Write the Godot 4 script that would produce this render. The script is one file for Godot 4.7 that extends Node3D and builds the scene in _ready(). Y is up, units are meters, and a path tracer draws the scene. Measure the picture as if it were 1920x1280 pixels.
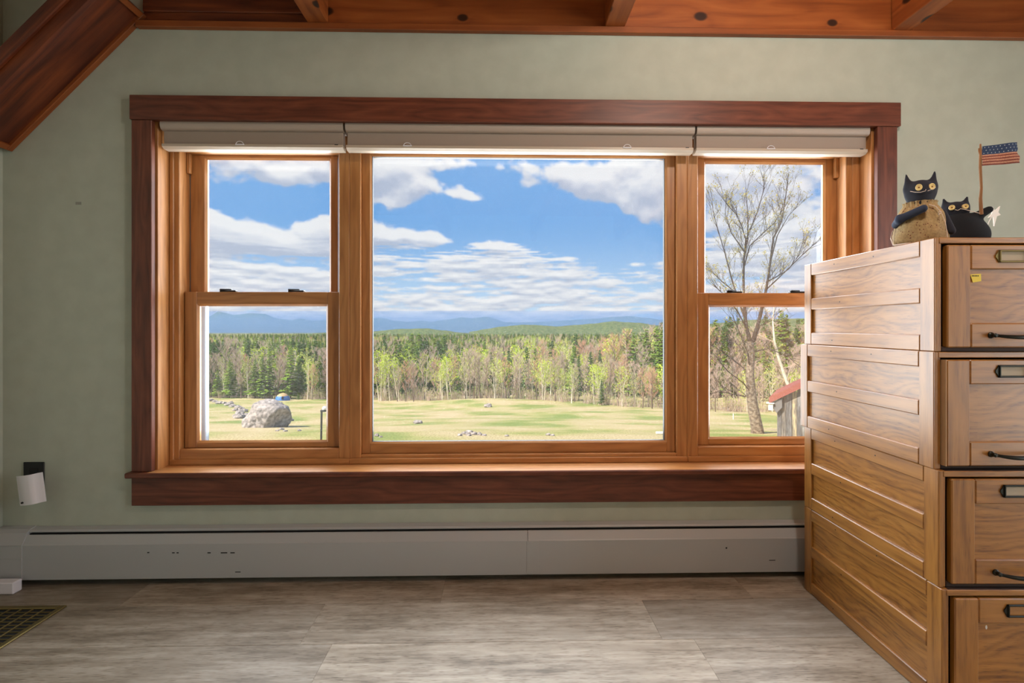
extends Node3D
# A bedroom corner with a wide wooden window looking over a spring valley.
# World: the window wall's inner face is z = 0, x runs right, y up, the camera stands at z = 2.2.

const FOCAL := 960.0
const HORIZON := 613.0
const EYE := Vector3(0, 1.06, 2.2)
var turn := atan(22.0 / 960.0)
var fwd := Vector3(sin(turn), 0, -cos(turn))
var rgt := Vector3(cos(turn), 0, sin(turn))
var M := {}
var taken := {}
var rng := RandomNumberGenerator.new()


func _ready() -> void:
	rng.seed = 7
	# ---------------- camera
	var cam := Camera3D.new()
	cam.name = "camera"
	cam.projection = Camera3D.PROJECTION_FRUSTUM
	cam.near = 0.05
	cam.far = 40000.0
	cam.size = 2.0 * 0.05 * 640.0 / FOCAL
	cam.frustum_offset = Vector2(0, -(640.0 - HORIZON) / FOCAL * 0.05)
	cam.position = EYE
	cam.rotation.y = -turn
	add_child(cam)
	cam.current = true
	# ---------------- sky, exposure
	var env := Environment.new()
	env.background_mode = Environment.BG_SKY
	var sky := Sky.new()
	var pano := PanoramaSkyMaterial.new()
	pano.panorama = sky_texture()
	pano.energy_multiplier = 1.0
	sky.sky_material = pano
	env.sky = sky
	env.tonemap_mode = Environment.TONE_MAPPER_LINEAR
	env.tonemap_exposure = 1.0
	env.sdfgi_enabled = true
	env.ssao_enabled = true
	env.ssil_enabled = true
	env.volumetric_fog_enabled = true
	env.volumetric_fog_density = 0.0
	var we := WorldEnvironment.new()
	we.name = "world"
	we.environment = env
	add_child(we)
	# ---------------- sun: high, from behind the house on the left
	var sun := DirectionalLight3D.new()
	sun.name = "sun"
	sun.light_color = Color(1.0, 0.95, 0.86)
	sun.light_energy = 3.3
	sun.light_angular_distance = 0.6
	sun.shadow_enabled = true
	add_child(sun)
	sun.look_at_from_position(Vector3.ZERO, Vector3(0.66, -0.80, -0.42), Vector3.UP)
	# ---------------- area lights added outside the openings to strengthen the sky's daylight
	daylight("added_window_light", Vector3((wx(386, -0.2) + wx(619, -0.2)) / 2, 1.22, -0.23), Vector2(0.62, 1.30), 0.0, FRONT_DAY)
	daylight("added_window_light", Vector3((wx(697, -0.2) + wx(1247, -0.2)) / 2, 1.22, -0.23), Vector2(1.34, 1.30), 0.0, FRONT_DAY)
	daylight("added_window_light", Vector3((wx(1330, -0.2) + wx(1546, -0.2)) / 2, 1.22, -0.23), Vector2(0.58, 1.30), 0.0, FRONT_DAY)
	daylight("added_door_light", Vector3(3.28, 1.12, 1.8), Vector2(1.8, 1.9), -PI / 2, SIDE_DAY)

	make_materials()
	build_room()
	build_window()
	build_blinds()
	build_heater()
	build_small_things()
	build_cabinet()
	build_dolls()
	build_outdoors()


const FRONT_DAY := 3.1
const SIDE_DAY := 1.5


func daylight(called: String, at: Vector3, size: Vector2, side: float, energy: float) -> void:  # an added area light on top of what the sky gives
	# energy is per square metre of opening
	var a := AreaLight3D.new()
	a.name = called
	a.area_size = size
	a.area_normalize_energy = false
	a.light_energy = energy
	a.light_color = Color(0.95, 0.98, 1.0)
	a.shadow_enabled = true
	a.area_range = 12.0
	add_child(a, true)
	a.position = at
	a.rotation.y = PI + side if side == 0.0 else PI / 2


# ------------------------------------------------------------------ from pixels of the photograph to places

func ray(px: float, py: float) -> Vector3:
	return fwd + rgt * ((px - 960.0) / FOCAL) + Vector3.UP * ((HORIZON - py) / FOCAL)

func pz(px: float, py: float, z: float) -> Vector3:   # on the plane at z
	var r := ray(px, py)
	return EYE + r * ((z - EYE.z) / r.z)

func pd(px: float, py: float, depth: float) -> Vector3:   # at a distance along the view axis
	return EYE + ray(px, py) * depth

func wx(px: float, z: float) -> float:
	return pz(px, HORIZON, z).x

func wy(px: float, py: float, z: float) -> float:
	return pz(px, py, z).y


# ------------------------------------------------------------------ mesh building

class Shape:
	var v := PackedVector3Array()
	var n := PackedVector3Array()
	var t := PackedVector2Array()
	var c := PackedColorArray()
	var tint := Color.WHITE
	var tinted := false

	func put(p: Vector3, nn: Vector3, uv: Vector2) -> void:
		v.append(p)
		n.append(nn)
		t.append(uv)
		if tinted:
			c.append(tint)

	func tri(a: Vector3, b: Vector3, d: Vector3, na: Vector3, nb: Vector3, nd: Vector3, ua := Vector2.ZERO, ub := Vector2.ZERO, ud := Vector2.ZERO) -> void:
		# drawn clockwise as seen from the side the normals point to
		if (b - a).cross(d - a).dot(na + nb + nd) > 0.0:
			put(a, na, ua); put(d, nd, ud); put(b, nb, ub)
		else:
			put(a, na, ua); put(b, nb, ub); put(d, nd, ud)

	func quad(a: Vector3, b: Vector3, d: Vector3, e: Vector3, na: Vector3, nb: Vector3, nd: Vector3, ne: Vector3, ua := Vector2.ZERO, ub := Vector2.ZERO, ud := Vector2.ZERO, ue := Vector2.ZERO) -> void:
		tri(a, b, d, na, nb, nd, ua, ub, ud)
		tri(a, d, e, na, nd, ne, ua, ud, ue)

	func flat(pts: Array, nn: Vector3, uvs: Array = []) -> void:
		for i in range(1, pts.size() - 1):
			if uvs.is_empty():
				tri(pts[0], pts[i], pts[i + 1], nn, nn, nn)
			else:
				tri(pts[0], pts[i], pts[i + 1], nn, nn, nn, uvs[0], uvs[i], uvs[i + 1])

	func made(material: Material = null, onto: ArrayMesh = null) -> ArrayMesh:
		var arrays := []
		arrays.resize(Mesh.ARRAY_MAX)
		arrays[Mesh.ARRAY_VERTEX] = v
		arrays[Mesh.ARRAY_NORMAL] = n
		arrays[Mesh.ARRAY_TEX_UV] = t
		if tinted:
			arrays[Mesh.ARRAY_COLOR] = c
		var m := onto if onto else ArrayMesh.new()
		m.add_surface_from_arrays(Mesh.PRIMITIVE_TRIANGLES, arrays)
		if material:
			m.surface_set_material(m.get_surface_count() - 1, material)
		return m

	# a box with chamfered edges; the grain runs along `axis`; uv in tiles of `tile` metres
	func box(at: Vector3, size: Vector3, k := 0.002, axis := 0, tile := Vector2(1.2, 0.3), off := Vector2.ZERO, turned := Basis.IDENTITY) -> void:
		var h := size / 2.0
		k = minf(k, minf(h.x, minf(h.y, h.z)) * 0.9)
		for i in 3:
			for s in [-1.0, 1.0]:
				var j := (i + 1) % 3
				var l := (i + 2) % 3
				var nn := Vector3.ZERO
				nn[i] = s
				var pts := []
				for q in [[-1, -1], [1, -1], [1, 1], [-1, 1]]:
					var p := Vector3.ZERO
					p[i] = s * h[i]
					p[j] = q[0] * (h[j] - k)
					p[l] = q[1] * (h[l] - k)
					pts.append(p)
				_face(pts, nn, at, axis, tile, off, turned)
				if k <= 0.0:
					continue
				for sj in [-1.0, 1.0]:
					# the edge between face (i, s) and face (j, sj)
					var ne := Vector3.ZERO
					ne[i] = s
					ne[j] = sj
					var e := []
					for q in [[0, -1], [0, 1], [1, 1], [1, -1]]:
						var p := Vector3.ZERO
						p[i] = s * (h[i] if q[0] == 0 else h[i] - k)
						p[j] = sj * (h[j] - k if q[0] == 0 else h[j])
						p[l] = q[1] * (h[l] - k)
						e.append(p)
					_face(e, ne.normalized(), at, axis, tile, off, turned)
		if k > 0.0:
			for sx in [-1.0, 1.0]:
				for sy in [-1.0, 1.0]:
					for sz in [-1.0, 1.0]:
						var s3 := Vector3(sx, sy, sz)
						_face([s3 * (h - Vector3(0, k, k)), s3 * (h - Vector3(k, 0, k)), s3 * (h - Vector3(k, k, 0))], s3.normalized(), at, axis, tile, off, turned)

	func _face(pts: Array, nn: Vector3, at: Vector3, axis: int, tile: Vector2, off: Vector2, turned: Basis) -> void:
		var out := []
		var uvs := []
		var b := (axis + 1) % 3
		var d := (axis + 2) % 3
		for p: Vector3 in pts:
			out.append(at + turned * p)
			if absf(nn[axis]) > 0.8:
				uvs.append(Vector2(p[b] * 0.2 / tile.x, p[d] / tile.y) + off)
			else:
				uvs.append(Vector2(p[axis] / tile.x, (p[b] + p[d]) / tile.y) + off)
		flat(out, turned * nn, uvs)

	# a closed outline in the plane of (ex, ey), pushed along ez by `length`
	func prism(outline: PackedVector2Array, at: Vector3, ex: Vector3, ey: Vector3, ez: Vector3, length: float, tile := Vector2(1.0, 1.0), smooth := false) -> void:
		var count := outline.size()
		var area := 0.0
		for i in count:
			area += outline[i].cross(outline[(i + 1) % count])
		var way := 1.0 if area > 0.0 else -1.0
		var run := 0.0
		var edge := []
		for i in count:
			var e := (outline[(i + 1) % count] - outline[i]).normalized() * way
			edge.append((ex * e.y - ey * e.x).normalized())
		for i in count:
			var a := outline[i]
			var b := outline[(i + 1) % count]
			var pa := at + ex * a.x + ey * a.y
			var pb := at + ex * b.x + ey * b.y
			var na: Vector3 = edge[i]
			var nb: Vector3 = edge[i]
			if smooth:
				var before: Vector3 = edge[(i + count - 1) % count]
				var after: Vector3 = edge[(i + 1) % count]
				if before.dot(edge[i]) > 0.6:
					na = (before + na).normalized()
				if after.dot(edge[i]) > 0.6:
					nb = (after + nb).normalized()
			var w := a.distance_to(b)
			quad(pa, pb, pb + ez * length, pa + ez * length, na, nb, nb, na, Vector2(0, run) / tile, Vector2(0, run + w) / tile, Vector2(length, run + w) / tile, Vector2(length, run) / tile)
			run += w
		var ids := Geometry2D.triangulate_polygon(outline)
		var side := ex.cross(ey)
		if side.dot(ez) < 0.0:
			side = -side
		for i in range(0, ids.size(), 3):
			var q := []
			for o in 3:
				var p := outline[ids[i + o]]
				q.append(at + ex * p.x + ey * p.y)
			flat(q, -side)
			flat([q[0] + ez * length, q[1] + ez * length, q[2] + ez * length], side)

	func tube(points: PackedVector3Array, radii: PackedFloat32Array, sides := 6, capped := true) -> void:
		var count := points.size()
		var rings := []
		var norms := []
		var dir := (points[1] - points[0]).normalized()
		var u := dir.cross(Vector3.UP if absf(dir.y) < 0.9 else Vector3.RIGHT).normalized()
		for i in count:
			var d := (points[mini(i + 1, count - 1)] - points[maxi(i - 1, 0)]).normalized()
			u = (u - d * u.dot(d)).normalized()
			var w := d.cross(u)
			var ring := PackedVector3Array()
			var nr := PackedVector3Array()
			for s in sides:
				var a := TAU * s / sides
				var o := u * cos(a) + w * sin(a)
				ring.append(points[i] + o * radii[i])
				nr.append(o)
			rings.append(ring)
			norms.append(nr)
		var run := 0.0
		for i in count - 1:
			var step := points[i].distance_to(points[i + 1])
			for s in sides:
				var q := (s + 1) % sides
				quad(rings[i][s], rings[i][q], rings[i + 1][q], rings[i + 1][s], norms[i][s], norms[i][q], norms[i + 1][q], norms[i + 1][s], Vector2(run, float(s) / sides), Vector2(run, float(s + 1) / sides), Vector2(run + step, float(s + 1) / sides), Vector2(run + step, float(s) / sides))
			run += step
		if capped:
			for e in [0, count - 1]:
				var nn: Vector3 = (points[0] - points[1]).normalized() if e == 0 else (points[count - 1] - points[count - 2]).normalized()
				for s in sides:
					tri(points[e], rings[e][s], rings[e][(s + 1) % sides], nn, nn, nn)

	# a surface of revolution round y; profile of (radius, height)
	func lathe(profile: PackedVector2Array, at: Vector3, segs := 24, turned := Basis.IDENTITY) -> void:
		var count := profile.size()
		for i in count - 1:
			var a := profile[i]
			var b := profile[i + 1]
			var e := (b - a).normalized()
			for s in segs:
				var a0 := TAU * s / segs
				var a1 := TAU * (s + 1) / segs
				var r0 := Vector3(cos(a0), 0, sin(a0))
				var r1 := Vector3(cos(a1), 0, sin(a1))
				var n0 := (r0 * e.y - Vector3.UP * e.x).normalized()
				var n1 := (r1 * e.y - Vector3.UP * e.x).normalized()
				quad(at + turned * (r0 * a.x + Vector3.UP * a.y), at + turned * (r1 * a.x + Vector3.UP * a.y), at + turned * (r1 * b.x + Vector3.UP * b.y), at + turned * (r0 * b.x + Vector3.UP * b.y), turned * n0, turned * n1, turned * n1, turned * n0)


# a field of distances meshed as surface nets; `field` takes a Vector3 and is negative inside
func nets(s: Shape, field: Callable, lo: Vector3, hi: Vector3, cell: float, uv_scale := 10.0) -> void:
	var nx := int((hi.x - lo.x) / cell) + 2
	var ny := int((hi.y - lo.y) / cell) + 2
	var nz := int((hi.z - lo.z) / cell) + 2
	var d := PackedFloat32Array()
	d.resize(nx * ny * nz)
	var at := 0
	for k in nz:
		for j in ny:
			for i in nx:
				d[at] = field.call(lo + Vector3(i, j, k) * cell)
				at += 1
	var sy := nx
	var sz := nx * ny
	var spot := {}
	for k in nz - 1:
		for j in ny - 1:
			for i in nx - 1:
				var o := i + j * sy + k * sz
				var mask := 0
				for q in 8:
					if d[o + (q & 1) + ((q >> 1) & 1) * sy + ((q >> 2) & 1) * sz] < 0.0:
						mask += 1
				if mask == 0 or mask == 8:
					continue
				var sum := Vector3.ZERO
				var hits := 0
				for e in [[0, 1], [2, 3], [4, 5], [6, 7], [0, 2], [1, 3], [4, 6], [5, 7], [0, 4], [1, 5], [2, 6], [3, 7]]:
					var a: int = e[0]
					var b: int = e[1]
					var pa := Vector3(a & 1, (a >> 1) & 1, (a >> 2) & 1)
					var pb := Vector3(b & 1, (b >> 1) & 1, (b >> 2) & 1)
					var da := d[o + int(pa.x) + int(pa.y) * sy + int(pa.z) * sz]
					var db := d[o + int(pb.x) + int(pb.y) * sy + int(pb.z) * sz]
					if (da < 0.0) != (db < 0.0):
						sum += pa.lerp(pb, da / (da - db))
						hits += 1
				spot[o] = lo + (Vector3(i, j, k) + sum / hits) * cell
	var normal := {}
	for o in spot:
		var p: Vector3 = spot[o]
		var e := cell * 0.7
		normal[o] = Vector3(field.call(p + Vector3(e, 0, 0)) - field.call(p - Vector3(e, 0, 0)), field.call(p + Vector3(0, e, 0)) - field.call(p - Vector3(0, e, 0)), field.call(p + Vector3(0, 0, e)) - field.call(p - Vector3(0, 0, e))).normalized()
	for k in range(1, nz - 1):
		for j in range(1, ny - 1):
			for i in range(1, nx - 1):
				var o := i + j * sy + k * sz
				for ax in [[1, sy, sz], [sy, sz, 1], [sz, 1, sy]]:
					if (d[o] < 0.0) != (d[o + ax[0]] < 0.0):
						var q := [o, o - ax[1], o - ax[1] - ax[2], o - ax[2]]
						if q.all(func(c): return spot.has(c)):
							var uv := q.map(func(c): return Vector2(spot[c].x + spot[c].z, spot[c].y) * uv_scale)
							s.quad(spot[q[0]], spot[q[1]], spot[q[2]], spot[q[3]], normal[q[0]], normal[q[1]], normal[q[2]], normal[q[3]], uv[0], uv[1], uv[2], uv[3])


static func smin(a: float, b: float, k: float) -> float:
	var h := clampf(0.5 + 0.5 * (b - a) / k, 0.0, 1.0)
	return lerpf(b, a, h) - k * h * (1.0 - h)

static func capsule(p: Vector3, a: Vector3, b: Vector3, ra: float, rb: float) -> float:
	var t := clampf((p - a).dot(b - a) / (b - a).length_squared(), 0.0, 1.0)
	return p.distance_to(a.lerp(b, t)) - lerpf(ra, rb, t)

static func blob(p: Vector3, at: Vector3, r: Vector3) -> float:
	var q := (p - at) / r
	return (q.length() - 1.0) * minf(r.x, minf(r.y, r.z))


# ------------------------------------------------------------------ things, parts and their words

func numbered(called: String) -> String:
	var k: int = taken.get(called, 0)
	taken[called] = k + 1
	return called if k == 0 else "%s_%03d" % [called, k]

func words(o: Node3D, label: String, category := "", group := "", kind := "") -> Node3D:
	if label:
		o.set_meta("label", label)
	if category:
		o.set_meta("category", category)
	if group:
		o.set_meta("group", group)
	if kind:
		o.set_meta("kind", kind)
	return o

func base(called: String, at: Vector3, label: String, category: String, group := "", kind := "") -> Node3D:
	var o := Node3D.new()
	o.name = numbered(called)
	add_child(o)
	o.position = at
	words(o, label, category, group, kind)
	return o

func part(called: String, s: Shape, material: Material, parent: Node3D, at := Vector3.ZERO) -> MeshInstance3D:
	return part_mesh(called, s.made(), material, parent, at)

func part_mesh(called: String, m: Mesh, material: Material, parent: Node3D, at := Vector3.ZERO) -> MeshInstance3D:
	var o := MeshInstance3D.new()
	o.name = numbered(called) if parent == self else called
	o.mesh = m
	if material:
		o.material_override = material
	parent.add_child(o, true)
	o.position = at
	return o

# one board of wood as a part: centre, size, grain axis
func board(called: String, at: Vector3, size: Vector3, axis: int, material: Material, parent: Node3D, k := 0.002, tile := Vector2(1.2, 0.3)) -> MeshInstance3D:
	var s := Shape.new()
	s.box(Vector3.ZERO, size, k, axis, tile, Vector2(rng.randf(), rng.randf()))
	return part(called, s, material, parent, at)

# a board given by its two corners
func slab(called: String, a: Vector3, b: Vector3, axis: int, material: Material, parent: Node3D, k := 0.002, tile := Vector2(1.2, 0.3)) -> MeshInstance3D:
	return board(called, (a + b) / 2.0, (b - a).abs(), axis, material, parent, k, tile)


# ------------------------------------------------------------------ materials

func noise(seed_: int, frequency: float, octaves := 4, type := FastNoiseLite.TYPE_SIMPLEX_SMOOTH) -> FastNoiseLite:
	var n := FastNoiseLite.new()
	n.seed = seed_
	n.noise_type = type
	n.frequency = frequency
	n.fractal_octaves = octaves
	return n

func stretched(seed_: int, w: int, h: int, fw: int, frequency: float, octaves := 3) -> PackedByteArray:
	var im := noise(seed_, frequency, octaves).get_seamless_image(maxi(8, w / fw), h, false, false, 0.2)
	im.resize(w, h, Image.INTERPOLATE_CUBIC)
	im.convert(Image.FORMAT_L8)
	return im.get_data()

# wood: the grain runs along u. knots: [u, v, radius as a share of v]
func wood_texture(seed_: int, dark: Color, mid: Color, light: Color, rings: int, warp: float, ring_amp: float, streak: float, pores: float, knots := [], aspect := 4.0, patch := 0.0) -> ImageTexture:
	var w := 512
	var h := 256
	var wa := stretched(seed_, w, h, 3, 0.012, 2)
	var st := stretched(seed_ + 1, w, h, 16, 0.05, 3)
	var po := stretched(seed_ + 2, w, h, 8, 0.25, 2)
	var pa := stretched(seed_ + 3, w, h, 2, 0.012, 3)
	var data := PackedByteArray()
	data.resize(w * h * 3)
	var at := 0
	var o := 0
	var knot_color := dark.lerp(Color(0.05, 0.02, 0.01), 0.75)
	for y in h:
		var v := float(y) / h
		for x in w:
			var phase := rings * v + warp * (wa[at] / 255.0 - 0.5)
			var shade := 0.0
			for q in knots:
				var du: float = x / 512.0 - q[0]
				du -= roundf(du)
				var dv: float = v - q[1]
				dv -= roundf(dv)
				var d2: float = (du * du * aspect * aspect * 0.45 + dv * dv) / (q[2] * q[2])
				if d2 < 9.0:
					phase += 0.5 * exp(-d2 * 0.5) * signf(dv)
					shade = maxf(shade, 1.0 - smoothstep(0.35, 1.3, d2))
			var r := sin(TAU * phase)
			var t := 0.5 + ring_amp * r * absf(r) + streak * (st[at] / 255.0 - 0.5) + patch * (pa[at] / 255.0 - 0.5)
			var p := po[at] / 255.0
			if p < 0.38:
				t -= pores * (0.38 - p) * 4.0
			t = clampf(t, 0.0, 1.0)
			var c := dark.lerp(mid, t * 2.0) if t < 0.5 else mid.lerp(light, t * 2.0 - 1.0)
			if shade > 0.0:
				c = c.lerp(knot_color, shade * 0.9)
			data[o] = int(clampf(c.r, 0, 1) * 255.0)
			data[o + 1] = int(clampf(c.g, 0, 1) * 255.0)
			data[o + 2] = int(clampf(c.b, 0, 1) * 255.0)
			o += 3
			at += 1
	return ImageTexture.create_from_image(Image.create_from_data(w, h, false, Image.FORMAT_RGB8, data))

# worn wood-look vinyl: blotches, short grain lines and pale scuffs
func floor_texture(seed_: int, darker: float) -> ImageTexture:
	var w := 640
	var h := 256
	var a := stretched(seed_, w, h, 5, 0.018, 4)
	var b := stretched(seed_ + 1, w, h, 10, 0.09, 3)
	var c := stretched(seed_ + 2, w, h, 6, 0.30, 2)
	var d := stretched(seed_ + 3, w, h, 2, 0.04, 4)
	var data := PackedByteArray()
	data.resize(w * h * 3)
	var lo := c8(106, 94, 78)
	var mid := c8(160, 148, 130).darkened(darker)
	var hi := c8(194, 184, 168).darkened(darker)
	var o := 0
	for i in w * h:
		var t := 0.5 + 0.65 * (a[i] / 255.0 - 0.5) + 0.4 * (b[i] / 255.0 - 0.5) + 0.35 * (d[i] / 255.0 - 0.5)
		var f := c[i] / 255.0
		if f < 0.36:
			t -= (0.36 - f) * 1.8
		elif f > 0.68:
			t += (f - 0.68) * 0.9
		t = clampf(t, 0.0, 1.0)
		var q := lo.lerp(mid, t * 2.0) if t < 0.5 else mid.lerp(hi, t * 2.0 - 1.0)
		data[o] = int(q.r * 255.0)
		data[o + 1] = int(q.g * 255.0)
		data[o + 2] = int(q.b * 255.0)
		o += 3
	return ImageTexture.create_from_image(Image.create_from_data(w, h, false, Image.FORMAT_RGB8, data))

func surface(called: String, color: Color, rough := 0.6, texture: Texture2D = null, specular := 0.5) -> StandardMaterial3D:
	var m := StandardMaterial3D.new()
	m.resource_name = called
	m.albedo_color = color
	m.roughness = rough
	m.metallic_specular = specular
	if texture:
		m.albedo_texture = texture
	M[called] = m
	return m

func c8(r: int, g: int, b: int) -> Color:
	return Color8(r, g, b)

func noise_texture(seed_: int, size: int, frequency: float, octaves: int, colors: Array, offsets: Array, type := FastNoiseLite.TYPE_SIMPLEX_SMOOTH) -> NoiseTexture2D:
	var t := NoiseTexture2D.new()
	t.width = size
	t.height = size
	t.seamless = true
	t.noise = noise(seed_, frequency, octaves, type)
	var g := Gradient.new()
	g.offsets = PackedFloat32Array(offsets)
	g.colors = PackedColorArray(colors)
	t.color_ramp = g
	return t

func world_mapped(m: StandardMaterial3D, metres: float) -> StandardMaterial3D:
	m.uv1_triplanar = true
	m.uv1_world_triplanar = true
	m.uv1_scale = Vector3.ONE / metres
	return m

func make_materials() -> void:
	# painted walls: sage green with the faint mottle of a roller
	world_mapped(surface("wall_paint", Color.WHITE, 0.75, noise_texture(3, 256, 0.03, 4, [c8(180, 187, 173), c8(186, 193, 179)], [0.2, 0.8])), 0.9)
	surface("pine_window", Color.WHITE, 0.42, wood_texture(11, c8(148, 96, 50), c8(184, 127, 72), c8(206, 152, 96), 7, 2.2, 0.16, 0.35, 0.12))
	surface("stained_trim", Color.WHITE, 0.45, wood_texture(21, c8(74, 38, 26), c8(108, 58, 40), c8(134, 78, 54), 6, 2.5, 0.15, 0.45, 0.15, [], 4.0, 0.25))
	surface("ceiling_pine", Color.WHITE, 0.5, wood_texture(41, c8(116, 58, 24), c8(158, 86, 38), c8(182, 108, 52), 5, 1.6, 0.16, 0.3, 0.1, [[0.16, 0.3, 0.05], [0.3, 0.62, 0.035], [0.52, 0.25, 0.04], [0.74, 0.55, 0.055], [0.9, 0.8, 0.04]], 4.0, 0.2))
	surface("pine_strip", Color.WHITE, 0.5, wood_texture(45, c8(112, 56, 24), c8(148, 80, 36), c8(172, 98, 48), 5, 1.6, 0.12, 0.35, 0.1, [], 4.0, 0.2))
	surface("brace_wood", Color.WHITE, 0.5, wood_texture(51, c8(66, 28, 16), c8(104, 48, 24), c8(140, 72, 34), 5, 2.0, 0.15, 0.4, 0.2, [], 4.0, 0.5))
	surface("oak_side", Color.WHITE, 0.34, wood_texture(61, c8(104, 62, 22), c8(158, 106, 44), c8(182, 128, 60), 13, 3.4, 0.15, 0.42, 0.32, [], 4.0, 0.2))
	surface("oak_rail", Color.WHITE, 0.34, wood_texture(71, c8(104, 62, 22), c8(158, 106, 44), c8(182, 128, 60), 5, 1.6, 0.12, 0.4, 0.2, [], 4.0, 0.25))
	for q in ["oak_side", "oak_rail", "pine_window"]:
		M[q].clearcoat_enabled = true
		M[q].clearcoat = 0.5
		M[q].clearcoat_roughness = 0.35
	surface("cabinet_inside", c8(52, 32, 20), 0.8)
	surface("pale_edge", c8(196, 158, 116), 0.6)
	for k in 4:
		var f := surface("floor_%d" % k, Color.WHITE, 0.5, floor_texture(101 + 7 * k, 0.05 * k))
		f.heightmap_enabled = true
		f.heightmap_texture = f.albedo_texture
		f.heightmap_scale = 0.04
	surface("heater_enamel", c8(178, 181, 182), 0.4)
	surface("heater_inside", c8(26, 27, 28), 0.8)
	surface("white_plastic", c8(232, 230, 236), 0.35)
	surface("black_plastic", c8(18, 20, 24), 0.4)
	surface("shade_fabric", c8(160, 146, 134), 0.8)
	surface("shade_rail", c8(196, 182, 164), 0.4)
	surface("shade_cassette", c8(180, 166, 154), 0.45)
	var brass := surface("aged_brass", c8(128, 112, 70), 0.5)
	brass.metallic = 0.85
	var iron := surface("dark_bronze", c8(48, 50, 46), 0.36)
	iron.metallic = 0.85
	surface("card", c8(178, 164, 140), 0.7)
	surface("sticker_yellow", c8(226, 200, 58), 0.6)
	surface("sticker_ink", c8(62, 52, 20), 0.7)
	surface("white_chip", c8(226, 222, 216), 0.7)
	surface("vinyl_track", c8(150, 162, 178), 0.4)
	surface("black_gasket", c8(30, 30, 32), 0.6)
	var glass := surface("window_glass", Color(1, 1, 1, 0.04), 0.0)
	glass.transparency = BaseMaterial3D.TRANSPARENCY_ALPHA
	# dolls
	surface("black_cloth", c8(24, 28, 40), 0.9).rim_enabled = true
	M.black_cloth.rim = 0.4
	surface("arm_cloth", c8(38, 48, 68), 0.9)
	surface("black_fleece", c8(16, 20, 26), 0.95)
	surface("calico", Color.WHITE, 0.9, calico_texture())
	surface("button", c8(226, 204, 140), 0.35)
	surface("button_iris", c8(120, 76, 34), 0.4)
	surface("thread", c8(214, 198, 184), 0.8)
	surface("twig", c8(134, 92, 54), 0.8)
	surface("flag_cloth", Color.WHITE, 0.9, flag_texture())
	surface("star_paint", c8(240, 232, 222), 0.6)

func calico_texture() -> ImageTexture:
	# tan cotton with small dark red dots
	var im := Image.create(256, 256, false, Image.FORMAT_RGB8)
	var n := noise(5, 0.05, 3)
	var f := noise(6, 0.4, 2)
	for y in 256:
		for x in 256:
			var t := 0.5 + 0.35 * n.get_noise_2d(x, y) + 0.2 * f.get_noise_2d(x, y * 3)
			im.set_pixel(x, y, c8(128, 104, 70).lerp(c8(184, 160, 112), clampf(t, 0, 1)))
	var r := RandomNumberGenerator.new()
	r.seed = 3
	for k in 46:
		var c := Vector2(r.randf() * 256, r.randf() * 256)
		for dy in range(-4, 5):
			for dx in range(-4, 5):
				if Vector2(dx, dy).length() < 3.4:
					im.set_pixel(posmod(int(c.x) + dx, 256), posmod(int(c.y) + dy, 256), c8(96, 52, 38))
	return ImageTexture.create_from_image(im)

func flag_texture() -> ImageTexture:
	# a small printed country flag, all of its upper part blue with stars, four faded stripes below
	var im := Image.create(384, 256, false, Image.FORMAT_RGB8)
	var n := noise(8, 0.06, 3)
	for y in 256:
		for x in 384:
			var c: Color
			if y < 112:
				c = c8(38, 58, 92)
			else:
				c = c8(130, 62, 48) if posmod(int((y - 112) / 18.0), 2) == 1 else c8(196, 142, 112)
			im.set_pixel(x, y, c.darkened(clampf(0.12 + 0.2 * n.get_noise_2d(x, y), 0, 1)))
	for row in 3:
		for col in 9:
			var at := Vector2(24 + col * 42 + (row % 2) * 20, 20 + row * 36)
			for dy in range(-8, 9):
				for dx in range(-8, 9):
					var p := Vector2(dx, dy)
					var a := fposmod(p.angle() + PI / 2, TAU / 5) - TAU / 10
					if p.length() < 3.2 + 4.2 * pow(absf(a) / (TAU / 10), 1.6) and at.x + dx < 384:
						im.set_pixel(int(at.x) + dx, int(at.y) + dy, c8(188, 190, 186))
	return ImageTexture.create_from_image(im)


# ------------------------------------------------------------------ the sky: air and clouds

var cloud_a: FastNoiseLite
var cloud_b: FastNoiseLite
var cloud_c: FastNoiseLite
var cloud_d: FastNoiseLite
# clouds seen in the photograph: middle (degrees right, degrees up), half size, strength
var cloud_list := []

func angles(px: float, py: float) -> Vector2:
	var r := ray(px, py).normalized()
	return Vector2(rad_to_deg(atan2(r.x, -r.z)), rad_to_deg(asin(r.y)))

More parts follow.
